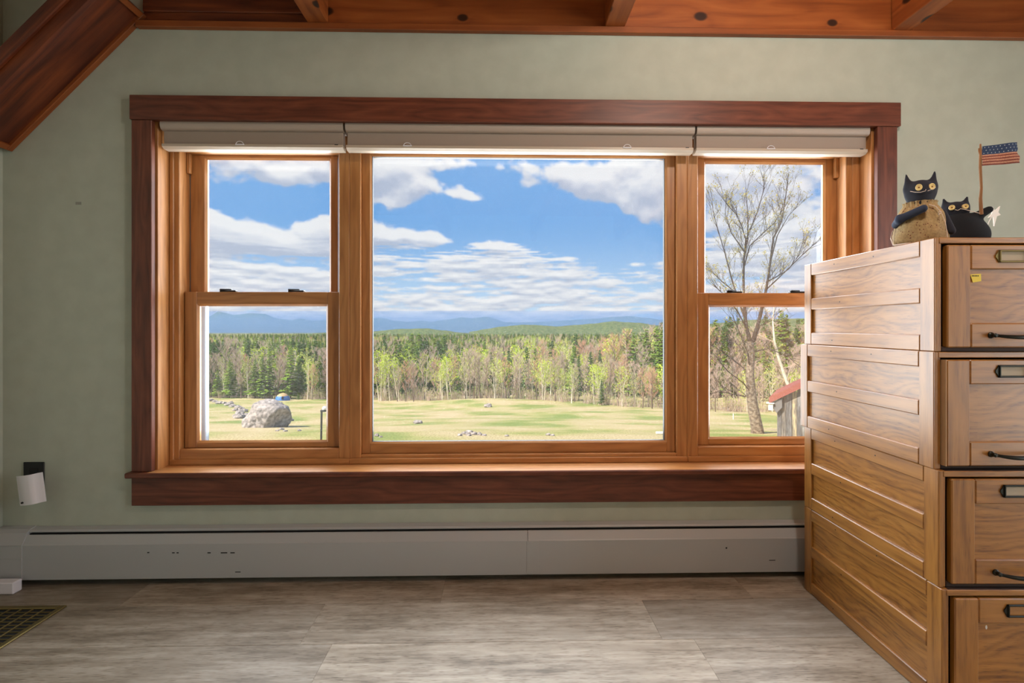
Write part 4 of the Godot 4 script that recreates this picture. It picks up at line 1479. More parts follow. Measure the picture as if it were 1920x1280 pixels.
func outdoor_materials() -> void:
	var g := world_mapped(surface("meadow_grass", Color.WHITE, 0.95, noise_texture(301, 512, 0.012, 5, [c8(124, 146, 70), c8(162, 166, 104), c8(184, 174, 132), c8(196, 182, 150)], [0.22, 0.38, 0.52, 0.75])), 46.0)
	g.detail_enabled = true
	g.detail_uv_layer = BaseMaterial3D.DETAIL_UV_2
	g.detail_blend_mode = BaseMaterial3D.BLEND_MODE_MUL
	g.detail_albedo = noise_texture(302, 512, 0.09, 5, [c8(176, 172, 148), c8(226, 222, 206), c8(255, 255, 255)], [0.25, 0.45, 0.65])
	g.uv2_triplanar = true
	g.uv2_world_triplanar = true
	g.uv2_scale = Vector3.ONE / 5.0
	world_mapped(surface("valley_woods", Color.WHITE, 0.95, noise_texture(303, 512, 0.03, 5, [c8(52, 74, 40), c8(88, 104, 58), c8(132, 120, 98), c8(120, 138, 70)], [0.3, 0.45, 0.58, 0.75])), 260.0)
	world_mapped(surface("hill_woods", Color.WHITE, 0.95, noise_texture(304, 512, 0.035, 5, [c8(40, 66, 38), c8(66, 94, 50), c8(112, 108, 82), c8(96, 120, 58)], [0.3, 0.5, 0.64, 0.8])), 420.0)
	surface("birch_bark", c8(214, 206, 192), 0.8)
	surface("grey_bark", Color.WHITE, 0.9, noise_texture(306, 128, 0.06, 4, [c8(92, 82, 74), c8(146, 134, 120)], [0.3, 0.7]))
	surface("dark_bark", c8(58, 54, 54), 0.95, null, 0.1)  # maple branches darkened in colour to look backlit; the trunk stays grey
	surface("brown_bark", c8(104, 88, 78), 0.9)
	surface("twig_brown", c8(196, 174, 162), 0.9)
	surface("twig_rose", c8(206, 158, 134), 0.9)
	for q in [["leaf_lime", c8(206, 222, 74)], ["leaf_pale", c8(204, 208, 122)], ["needles", c8(112, 142, 58)], ["needles_dark", c8(70, 104, 54)], ["bud_leaf", c8(176, 168, 88)]]:
		var m := surface(q[0], q[1], 0.7)
		m.vertex_color_use_as_albedo = true
		m.roughness = 0.95
		m.metallic_specular = 0.1
		m.backlight_enabled = true
		m.backlight = Color(0.5, 0.5, 0.3)
	surface("fieldstone", Color.WHITE, 0.9, noise_texture(307, 256, 0.03, 5, [c8(104, 100, 100), c8(152, 146, 146), c8(184, 176, 174)], [0.25, 0.55, 0.8]))
	world_mapped(M.fieldstone, 2.2)
	surface("tent_blue", c8(48, 112, 190), 0.6)
	surface("tent_tan", c8(176, 150, 112), 0.7)
	surface("dark_metal", c8(52, 58, 64), 0.5)
	surface("roof_red", c8(136, 72, 66), 0.8)
	surface("barn_red", c8(140, 44, 50), 0.7)
	for k in 4:
		surface("barn_board_%d" % k, Color.WHITE, 0.85, wood_texture(401 + 5 * k, c8(66, 66, 70), [c8(120, 118, 120), c8(96, 96, 100), c8(150, 140, 124), c8(108, 104, 102)][k], [c8(168, 166, 166), c8(140, 140, 144), c8(206, 184, 140), c8(156, 150, 146)][k], 5, 2.0, 0.12, 0.8, 0.4, [], 4.0, 0.5))

func build_outdoors() -> void:
	lumps = noise(77, 0.03, 3)
	outdoor_materials()
	build_ground()
	build_hills()
	build_woods()
	build_meadow_things()
	build_barn()
	build_maple()


func polar(radii: Array, material: Material, called: String, label: String, category: String) -> void:
	var s := Shape.new()
	var steps := []
	var a := -PI
	while a < PI - 0.001:
		steps.append(a)
		a += deg_to_rad(1.0 if absf(a) < 0.9 else 6.0)
	steps.append(PI)
	var rows := []
	for r: float in radii:
		var line := PackedVector3Array()
		for q: float in steps:
			var x := EYE.x + sin(q) * r
			var z := EYE.z - cos(q) * r
			line.append(Vector3(x, ground_y(x, z), z))
		rows.append(line)
	var norms := []
	for i in rows.size():
		var line := PackedVector3Array()
		for j in steps.size():
			var u: Vector3 = rows[i][mini(j + 1, steps.size() - 1)] - rows[i][maxi(j - 1, 0)]
			var v: Vector3 = rows[mini(i + 1, rows.size() - 1)][j] - rows[maxi(i - 1, 0)][j]
			var n := u.cross(v).normalized()
			line.append(n if n.y > 0.0 else -n)
		norms.append(line)
	for i in rows.size() - 1:
		for j in steps.size() - 1:
			s.quad(rows[i][j], rows[i][j + 1], rows[i + 1][j + 1], rows[i + 1][j], norms[i][j], norms[i][j + 1], norms[i + 1][j + 1], norms[i + 1][j])
	var o := part(called, s, material, self)
	words(o, label, category, "", "structure")

func build_ground() -> void:
	var radii := [0.5, 4.0, 8.0, 12.0, 15.0]
	var r := 17.0
	while r < 96.0:
		radii.append(r)
		r *= 1.035
	radii.append(98.0)
	polar(radii, M.meadow_grass, "ground_meadow", "sloping spring meadow of straw and green grass outside the window", "meadow")
	radii = [98.0]
	r = 105.0
	while r < 14000.0:
		radii.append(r)
		r *= 1.12
	polar(radii, M.valley_woods, "ground_valley", "wooded valley floor stretching beyond the meadow", "valley")

func build_hills() -> void:
	ridge("mountain", "pale blue far mountain range along the horizon", "mountain", 9000.0, 1500.0, M.hill_woods, [[120, 603], [250, 600], [330, 600], [390, 594], [410, 584], [440, 590], [470, 587], [495, 588], [520, 597], [545, 600], [565, 597], [585, 601], [613, 600], [660, 601], [697, 597], [715, 596], [740, 601], [770, 603], [790, 601], [810, 603], [830, 600], [870, 601], [945, 604], [1000, 604], [1040, 602], [1080, 599], [1120, 597], [1150, 594], [1180, 592.5], [1215, 596], [1247, 600], [1300, 602], [1335, 600], [1360, 598], [1400, 602], [1500, 604], [1650, 604], [1800, 606]])
	ridge("mountain", "broad blue mountain behind the boulder's woods", "mountain", 5600.0, 1100.0, M.hill_woods, [[250, 616], [330, 608], [390, 602], [430, 597.5], [465, 594.5], [500, 600], [530, 609], [555, 615], [600, 621], [640, 626]])
	ridge("mountain", "deep blue double-peaked mountain above the middle of the woods", "mountain", 6600.0, 1100.0, M.hill_woods, [[770, 613], [800, 606], [830, 600], [850, 597], [868, 594.5], [885, 596.5], [897, 595.5], [910, 593], [925, 596.5], [945, 603.5], [965, 608], [1000, 612], [1030, 616]])
	ridge("mountain", "low dark blue ridge in front of the broad mountain", "mountain", 4000.0, 600.0, M.hill_woods, [[400, 634], [440, 631], [470, 626], [510, 621], [545, 621], [575, 626], [620, 632]])
	ridge("wooded_hill", "green wooded hill rising in the middle distance on the right", "hill", 2500.0, 700.0, M.hill_woods, [[880, 622], [910, 617], [940, 612], [985, 608.5], [1020, 610], [1045, 612], [1080, 609], [1110, 606.5], [1150, 602], [1175, 604], [1200, 605], [1225, 609], [1250, 612], [1290, 611], [1340, 606], [1400, 600], [1440, 598], [1505, 597], [1600, 600], [1700, 606], [1800, 612]])
	ridge("wooded_hill", "low olive wooded hill below the blue mountains", "hill", 2200.0, 400.0, M.hill_woods, [[300, 622], [390, 627], [450, 632], [520, 631], [600, 624], [660, 621], [700, 621], [750, 616.5], [800, 615.5], [830, 619], [870, 624], [900, 628]])
	# blue haze lying in the far valley between the near hills and the mountains
	var air := FogVolume.new()
	air.name = "valley_haze"
	air.shape = RenderingServer.FOG_VOLUME_SHAPE_ELLIPSOID
	air.size = Vector3(16000, 236, 1000)
	air.position = Vector3(0, -10, -3350)
	var m := FogMaterial.new()
	m.density = 0.0016
	m.albedo = Color(0.26, 0.52, 1.0).linear_to_srgb()
	air.material = m
	add_child(air)
	words(air, "thin blue haze lying in the far valley before the mountains", "haze", "", "stuff")

func ridge(called: String, label: String, category: String, dist: float, deep: float, material: Material, outline: Array) -> void:
	var s := Shape.new()
	var n := noise(called.hash() + int(dist), 1.0 / (deep * 0.5), 4)
	var rows := []
	var shares := [[-1.0, 0.0], [-0.82, 0.16], [-0.62, 0.36], [-0.42, 0.56], [-0.24, 0.76], [-0.1, 0.92], [0.0, 1.0], [0.25, 0.8], [0.6, 0.4], [1.0, 0.0]]
	for q in shares:
		rows.append(PackedVector3Array())
	var px: float = outline[0][0]
	var last: float = outline[outline.size() - 1][0]
	while px <= last:
		var py := 0.0
		for i in outline.size() - 1:
			if px >= outline[i][0] and px <= outline[i + 1][0]:
				var f: float = (px - outline[i][0]) / (outline[i + 1][0] - outline[i][0])
				py = lerpf(outline[i][1], outline[i + 1][1], lerpf(f, smoothstep(0.0, 1.0, f), 0.5))
		var crest := pd(px, py, dist)
		var out := Vector3(crest.x - EYE.x, 0, crest.z - EYE.z).normalized()
		var foot := -55.0
		for k in shares.size():
			var sh: Array = shares[k]
			var p: Vector3 = crest + out * (deep * sh[0])
			var high := lerpf(foot, crest.y, sh[1])
			high += (crest.y - foot) * 0.16 * n.get_noise_2d(p.x, p.z) * sin(PI * sh[1])
			if sh[1] == 1.0:
				high += 0.0006 * dist * n.get_noise_2d(p.x * 6.0, p.z * 6.0)
			rows[k].append(Vector3(p.x, high, p.z))
		px += 3.0
	var cols: int = rows[0].size()
	var norms := []
	for i in rows.size():
		var line := PackedVector3Array()
		for j in cols:
			var u: Vector3 = rows[i][mini(j + 1, cols - 1)] - rows[i][maxi(j - 1, 0)]
			var v: Vector3 = rows[mini(i + 1, rows.size() - 1)][j] - rows[maxi(i - 1, 0)][j]
			var nn := u.cross(v).normalized()
			line.append(nn if nn.y > 0.0 else -nn)
		norms.append(line)
	for i in rows.size() - 1:
		for j in cols - 1:
			s.quad(rows[i][j], rows[i][j + 1], rows[i + 1][j + 1], rows[i + 1][j], norms[i][j], norms[i][j + 1], norms[i + 1][j + 1], norms[i + 1][j])
	var o := part(called, s, material, self)
	words(o, label, category)


# ------------------------------------------------------------------ trees

func leaf(s: Shape, at: Vector3, size: float, r: RandomNumberGenerator, tint: Color) -> void:
	var u := Vector3(r.randf() - 0.5, r.randf() - 0.5, r.randf() - 0.5).normalized()
	var v := u.cross(Vector3(r.randf() - 0.5, r.randf() - 0.5, r.randf() - 0.5)).normalized()
	var nn := u.cross(v)
	s.tint = tint
	var a := at + u * size
	var b := at + v * size * 0.6
	var c := at - u * size
	var d := at - v * size * 0.6
	s.quad(a, b, c, d, nn, nn, nn, nn)

func birch(seed_: int, h: float) -> Array:
	var r := RandomNumberGenerator.new()
	r.seed = seed_
	var wood := Shape.new()
	var green := Shape.new()
	green.tinted = true
	for k in r.randi_range(1, 3):
		var lean := Vector3(r.randf_range(-0.16, 0.16), 0, r.randf_range(-0.1, 0.1))
		var hh := h * r.randf_range(0.8, 1.0)
		var foot := Vector3(r.randf_range(-0.25, 0.25), -0.2, r.randf_range(-0.25, 0.25))
		var pts := PackedVector3Array()
		var rad := PackedFloat32Array()
		for i in 6:
			var t := i / 5.0
			pts.append(foot + Vector3(0, hh * t, 0) + lean * hh * t + Vector3(sin(t * 5.0 + k), 0, cos(t * 4.0 + k)) * 0.08)
			rad.append(lerpf(0.075, 0.015, t))
		wood.tube(pts, rad, 5, false)
		for b in 16:
			var t := lerpf(0.32, 0.97, b / 15.0)
			var p := pts[int(t * 5.0)].lerp(pts[mini(int(t * 5.0) + 1, 5)], fmod(t * 5.0, 1.0))
			var a := r.randf() * TAU
			var reach := h * 0.16 * sin(PI * clampf(t * 0.85 + 0.12, 0, 1)) + 0.25
			var tip := p + Vector3(cos(a) * reach, reach * r.randf_range(0.5, 1.3), sin(a) * reach)
			wood.tube(PackedVector3Array([p, p.lerp(tip, 0.5) + Vector3(0, 0.05, 0), tip]), PackedFloat32Array([0.022, 0.014, 0.008]), 3, false)
			for q in 22:
				var at := p.lerp(tip, r.randf_range(0.3, 1.15)) + Vector3(r.randfn(0, 0.17), r.randfn(0, 0.17), r.randfn(0, 0.17))
				var w := r.randf_range(0.72, 1.0)
				leaf(green, at, r.randf_range(0.06, 0.12), r, Color(w * r.randf_range(0.85, 1.0), w, w * 0.9))
	return [wood, green]

func bare(seed_: int, h: float, wide: float) -> Array:
	var r := RandomNumberGenerator.new()
	r.seed = seed_
	var wood := Shape.new()
	var twigs := Shape.new()
	var pts := PackedVector3Array()
	var rad := PackedFloat32Array()
	for i in 6:
		var t := i / 5.0
		pts.append(Vector3(sin(t * 4.0 + seed_) * 0.14, h * 0.92 * t - 0.2, cos(t * 3.0 + seed_) * 0.14))
		rad.append(lerpf(0.10, 0.02, t))
	wood.tube(pts, rad, 5, false)
	for b in 20:
		var t := lerpf(0.22, 0.95, b / 19.0)
		var p := pts[int(t * 5.0)].lerp(pts[mini(int(t * 5.0) + 1, 5)], fmod(t * 5.0, 1.0))
		var a := b * 2.4 + r.randf() * 0.8
		var reach := h * wide * sin(PI * clampf(t * 0.8 + 0.14, 0, 1))
		var tip := p + Vector3(cos(a) * reach, reach * r.randf_range(0.8, 1.6), sin(a) * reach)
		wood.tube(PackedVector3Array([p, p.lerp(tip, 0.5) - Vector3(0, 0.06, 0), tip]), PackedFloat32Array([0.035, 0.022, 0.012]), 3, false)
		for q in 7:
			var from := p.lerp(tip, r.randf_range(0.3, 1.0))
			var aa := r.randf() * TAU
			var l := r.randf_range(0.3, 0.75)
			var to := from + Vector3(cos(aa) * l * 0.6, l, sin(aa) * l * 0.6)
			twigs.tube(PackedVector3Array([from, to]), PackedFloat32Array([0.016, 0.007]), 3, false)
			for w in 4:
				var f2 := from.lerp(to, r.randf_range(0.3, 1.0))
				var a2 := r.randf() * TAU
				var l2 := r.randf_range(0.16, 0.4)
				twigs.tube(PackedVector3Array([f2, f2 + Vector3(cos(a2) * l2 * 0.7, l2, sin(a2) * l2 * 0.7)]), PackedFloat32Array([0.011, 0.006]), 3, false)
	return [wood, twigs]

func conifer(seed_: int, h: float, wide: float, ragged: float) -> Array:
	var r := RandomNumberGenerator.new()
	r.seed = seed_
	var wood := Shape.new()
	var green := Shape.new()
	green.tinted = true
	wood.tube(PackedVector3Array([Vector3(0, -0.3, 0), Vector3(0, h * 0.5, 0), Vector3(0, h, 0)]), PackedFloat32Array([0.12, 0.07, 0.01]), 5, false)
	var y := h * 0.10
	while y < h * 0.985:
		var reach := h * wide * pow(1.0 - y / h, 0.75) * r.randf_range(1.0 - ragged, 1.0) + 0.1
		var many := 9
		for k in many:
			var a := TAU * k / many + r.randf() * 0.6
			var out := Vector3(cos(a), 0, sin(a))
			var side := Vector3(-out.z, 0, out.x)
			var l := reach * r.randf_range(0.75, 1.05)
			var p := Vector3(0, y + r.randf_range(-0.14, 0.14) * (1.0 + h * 0.05), 0)
			for q in 4:
				var f := (q + 0.7) / 4.0
				var c := p + out * l * f + Vector3(0, -0.18 * l * f + 0.12 * l * f * f, 0)
				var w := lerpf(0.16, 0.26, sin(PI * f)) * (0.6 + 0.5 * reach)
				var shade := r.randf_range(0.65, 1.1)
				green.tint = Color(shade * r.randf_range(0.9, 1.15), shade, shade * 0.95)
				var nn := (Vector3.UP * 0.8 + out * 0.5 + side * r.randf_range(-0.4, 0.4)).normalized()
				var tilt := side.rotated(out, r.randf_range(-0.6, 0.6))
				green.quad(c - tilt * w - out * l * 0.1, c - out * l * 0.16, c + tilt * w - out * l * 0.1, c + out * l * 0.24 - Vector3(0, 0.1, 0), nn, nn, nn, nn)
		y += h * 0.03 + 0.1
	return [wood, green]

func shrub(seed_: int, h: float) -> Array:
	var r := RandomNumberGenerator.new()
	r.seed = seed_
	var wood := Shape.new()
	var green := Shape.new()
	green.tinted = true
	for k in 26:
		var a := r.randf() * TAU
		var foot := Vector3(r.randfn(0, 0.35), -0.1, r.randfn(0, 0.35))
		var tip := foot + Vector3(cos(a) * r.randf() * 0.5 * h, h * r.randf_range(0.5, 1.0), sin(a) * r.randf() * 0.5 * h)
		wood.tube(PackedVector3Array([foot, foot.lerp(tip, 0.6) + Vector3(0, 0.08, 0), tip]), PackedFloat32Array([0.022, 0.014, 0.007]), 3, false)
		for q in 4:
			var f := foot.lerp(tip, r.randf_range(0.4, 1.0))
			wood.tube(PackedVector3Array([f, f + Vector3(r.randfn(0, 0.2), r.randf_range(0.15, 0.4), r.randfn(0, 0.2))]), PackedFloat32Array([0.011, 0.005]), 3, false)
		for q in 5:
			leaf(green, foot.lerp(tip, r.randf_range(0.5, 1.1)) + Vector3(r.randfn(0, 0.1), 0, r.randfn(0, 0.1)), 0.06, r, Color(0.9, 1, 0.9) * r.randf_range(0.75, 1.0))
	return [wood, green]

var kinds := {}

func build_woods() -> void:
	# prototypes: [wood mesh, crown mesh, wood material, crown material, height, names, words]
	for k in 4:
		var b := birch(510 + k, 8.0)
		kinds["birch_%d" % k] = [b[0].made(), b[1].made(), M.birch_bark, M.leaf_lime if k != 3 else M.leaf_pale, 8.0, "birch_tree", "leaves", ["birch with lime green spring leaves", "loose birch with bright lime leaves", "slim birch with yellow-green leaves", "birch with pale straw-green leaves"][k], "birch tree", "leafing birches along the meadow edge"]
		var a := bare(520 + k, 8.5, 0.17 if k != 2 else 0.12)
		kinds["bare_%d" % k] = [a[0].made(), a[1].made(), M.brown_bark if k != 1 else M.grey_bark, M.twig_brown if k != 3 else M.twig_rose, 8.5, "bare_tree", "twigs", ["leafless brown-stemmed tree with fine twigs", "leafless grey-stemmed tree with fine twigs", "narrow leafless brown tree", "leafless tree with rosy budding twigs"][k], "tree", "bare trees along the meadow edge"]
		var c := conifer(530 + k, 9.0, [0.2, 0.16, 0.24, 0.28][k], [0.2, 0.25, 0.4, 0.5][k])
		kinds["fir_%d" % k] = [c[0].made(), c[1].made(), M.brown_bark, M.needles_dark if k < 2 else M.needles, 9.0, "conifer_tree", "needles", ["dark green pointed conifer", "slim dark green conifer", "bushy bright green pine", "wide ragged bright green pine"][k], "conifer", "conifers in the woods"]
	for k in 2:
		var s := shrub(540 + k, 1.8)
		kinds["shrub_%d" % k] = [s[0].made(), s[1].made(), M.twig_brown, M.leaf_pale, 1.8, "shrub", "leaves", ["low brown twiggy shrub", "low shrub of pale brown stems"][k], "shrub", "shrubs at the meadow edge"]
	var r := RandomNumberGenerator.new()
	r.seed = 99
	var first := {}
	var plant := func(kind: String, at: Vector3, tall: float, place: String) -> void:
		var d: Array = kinds[kind]
		var o: Node3D
		if not first.has(kind):
			o = base(d[5], at, d[7], d[8], d[9])
			part_mesh("trunk" if d[5] != "shrub" else "stems", d[0], d[2], o)
			part_mesh(d[6], d[1], d[3], o)
			first[kind] = o
		else:
			o = first[kind].duplicate()
			o.name = numbered(d[5])
			add_child(o)
			o.position = at
		o.rotation = Vector3(0, r.randf() * TAU, 0)
		o.scale = Vector3.ONE * (tall / d[4])
		o.set_meta("label", d[7] + place)
	# the meadow edge in the photograph: how far it stands, from left to right
	var edge := func(px: float) -> float:
		var e := [[200, 84], [613, 80], [720, 76], [1000, 71], [1120, 62], [1240, 53], [1340, 49], [1700, 46]]
		for i in e.size() - 1:
			if px <= e[i + 1][0]:
				return lerpf(e[i][1], e[i + 1][1], clampf((px - e[i][0]) / (e[i + 1][0] - e[i][0]), 0, 1))
		return 46.0
	var chosen := [[712, 0.5, "birch_0", 8.2], [728, 1.0, "birch_1", 8.0], [748, 0.3, "birch_2", 7.0], [722, 2.5, "birch_3", 8.4], [826, 1.0, "birch_1", 6.8], [842, 0.2, "birch_2", 6.6], [880, 0.6, "bare_1", 7.6], [890, 1.5, "bare_0", 7.2], [1020, 1.0, "birch_0", 6.2], [1032, 1.5, "birch_3", 6.0], [1112, 1.0, "birch_1", 5.6], [1124, 1.2, "birch_0", 5.4], [1128, 0.3, "fir_1", 3.2], [1165, 0.6, "birch_2", 5.0], [1205, 0.5, "bare_3", 4.6], [1222, 0.2, "bare_3", 4.4], [1212, 26.0, "fir_2", 11.0], [1232, 24.0, "fir_3", 11.0], [1240, 18.0, "fir_3", 10.0], [1188, 34.0, "fir_2", 11.5],
		[455, 2.0, "fir_2", 6.2], [478, 0.5, "fir_3", 6.4], [505, 0.8, "fir_3", 8.0], [492, 0.3, "fir_2", 6.8], [545, 1.5, "fir_2", 8.8], [560, 3.0, "fir_3", 7.0], [600, 2.0, "fir_2", 7.0], [578, 0.6, "birch_1", 6.8], [585, 1.0, "birch_3", 6.6], [408, 1.0, "fir_3", 4.6], [395, 3.0, "fir_0", 5.5], [430, 1.0, "birch_3", 5.5], [425, 6.0, "bare_1", 10.5], [440, 7.0, "bare_0", 10.0]]
	for q in chosen:
		plant.call(q[2], on_ground(q[0], edge.call(q[0]) + q[1]), q[3], " on the meadow's edge" if q[1] < 4.0 else " behind the first trees")
	var pool := [["bare_0", "bare_3", "birch_3", "shrub_0", "bare_2", "shrub_1"], ["bare_0", "bare_1", "birch_1", "bare_2", "birch_0", "bare_3"], ["bare_1", "bare_0", "birch_2", "fir_1", "bare_2", "birch_3"], ["bare_0", "fir_0", "bare_2", "bare_1", "fir_1", "birch_2"], ["fir_0", "bare_1", "fir_2", "bare_0", "bare_3", "fir_1"], ["fir_2", "bare_0", "bare_1", "fir_0", "bare_2", "fir_3"]]
	for row in 6:
		var px := 330.0 + r.randf() * 20.0
		while px < 1640.0:
			var d: float = edge.call(px) + [0.4, 3.0, 7.0, 13.0, 22.0, 34.0][row] + r.randf_range(-1.2, 2.0)
			var kind: String = pool[row][r.randi_range(0, 5)]
			var tall := r.randf_range(5.2, 7.6) * d / 80.0 * (1.0 + 0.05 * row)
			if kind.begins_with("shrub"):
				tall = r.randf_range(1.1, 2.0)
			elif kind.begins_with("fir"):
				tall *= 1.1
			if row < 2 and px < 640.0 and px > 360.0 and r.randf() < 0.3:
				kind = "fir_3"
				tall *= 0.8
			plant.call(kind, on_ground(px, d), tall, [" on the meadow's edge", " just inside the meadow's edge", " behind the first trees", " in the middle of the woods", " well back in the woods", " at the back of the near woods"][row])
			px += [20.0, 24.0, 24.0, 26.0, 28.0, 30.0][row] * r.randf_range(0.7, 1.4) * (1.0 if px < 1000.0 else 1.2)
	var bx := 340.0
	while bx < 1560.0:
		plant.call("shrub_%d" % r.randi_range(0, 1), on_ground(bx, edge.call(bx) + r.randf_range(0.6, 5.0)), r.randf_range(1.3, 2.6) * edge.call(bx) / 75.0, " under the first trees")
		bx += r.randf_range(9.0, 19.0)
	# the rest of the woods, too many to count
	var where := {}
	var patch := noise(88, 0.006, 3)
	for k in 15000:
		var f := r.randf()
		var d := 88.0 + 30.0 * f + 1650.0 * f * f
		var px := r.randf_range(250.0, 1720.0)
		if d < edge.call(px) + 38.0:
			continue
		var p := on_ground(px, d)
		var t := patch.get_noise_2d(p.x, p.z * 1.6) + r.randfn(0, 0.18)
		var kind := "bare_%d" % r.randi_range(0, 3)
		if t > 0.08 or (d > 420.0 and d < 640.0 and r.randf() < 0.55) or d > 1100.0 and r.randf() < 0.5:
			kind = "fir_%d" % r.randi_range(0, 3)
		elif t < -0.22:
			kind = "birch_%d" % r.randi_range(0, 3)
		if not where.has(kind):
			where[kind] = []
		var tall: float = r.randf_range(8.5, 13.5) * (1.1 if kind.begins_with("fir") else 1.0) / kinds[kind][4]
		where[kind].append(Transform3D(Basis(Vector3.UP, r.randf() * TAU).scaled(Vector3.ONE * tall), p))
	for kind in where:
		var d: Array = kinds[kind]
		for layer in 2:
			var mm := MultiMesh.new()
			mm.transform_format = MultiMesh.TRANSFORM_3D
			mm.mesh = d[layer]
			mm.instance_count = where[kind].size()
			for i in where[kind].size():
				mm.set_instance_transform(i, where[kind][i])
			var o := MultiMeshInstance3D.new()
			o.name = numbered({"birch_tree": "distant_birch", "bare_tree": "distant_bare_tree", "conifer_tree": "distant_conifer"}[d[5]] + ["_trunks", "_crowns"][layer])
			o.multimesh = mm
			o.material_override = d[2 + layer]
			add_child(o)
			words(o, {"birch_tree": "pale green leafing woods far down in the valley", "bare_tree": "grey-brown leafless woods far down in the valley", "conifer_tree": "dark evergreen woods far down in the valley"}[d[5]], "woods", "woods filling the valley", "stuff")


# ------------------------------------------------------------------ stones, tent, post

func stone_mesh(seed_: int, flat: float) -> ArrayMesh:
	var n := noise(seed_, 0.9, 3)
	var s := Shape.new()
	var rows := 12
	var cols := 18
	var grid := []
	for i in rows + 1:
		var line := []
		for j in cols:
			var th := PI * i / rows
			var ph := TAU * j / cols
			var p := Vector3(sin(th) * cos(ph), cos(th), sin(th) * sin(ph))
			var q := p * (1.0 + 0.45 * n.get_noise_3dv(p * 1.2) + 0.16 * n.get_noise_3dv(p * 3.4 + Vector3(9, 0, 0)))
			q.y *= flat
			line.append(q * 0.5)
		grid.append(line)
	for i in rows:
		for j in cols:
			var k := (j + 1) % cols
			var a: Vector3 = grid[i][j]
			var b: Vector3 = grid[i][k]
			var c: Vector3 = grid[i + 1][k]
			var d: Vector3 = grid[i + 1][j]
			var nn := (b - d).cross(c - a).normalized()
			if nn.dot(a + b + c + d) < 0.0:
				nn = -nn
			s.quad(a, b, c, d, nn, nn, nn, nn)
	return s.made()

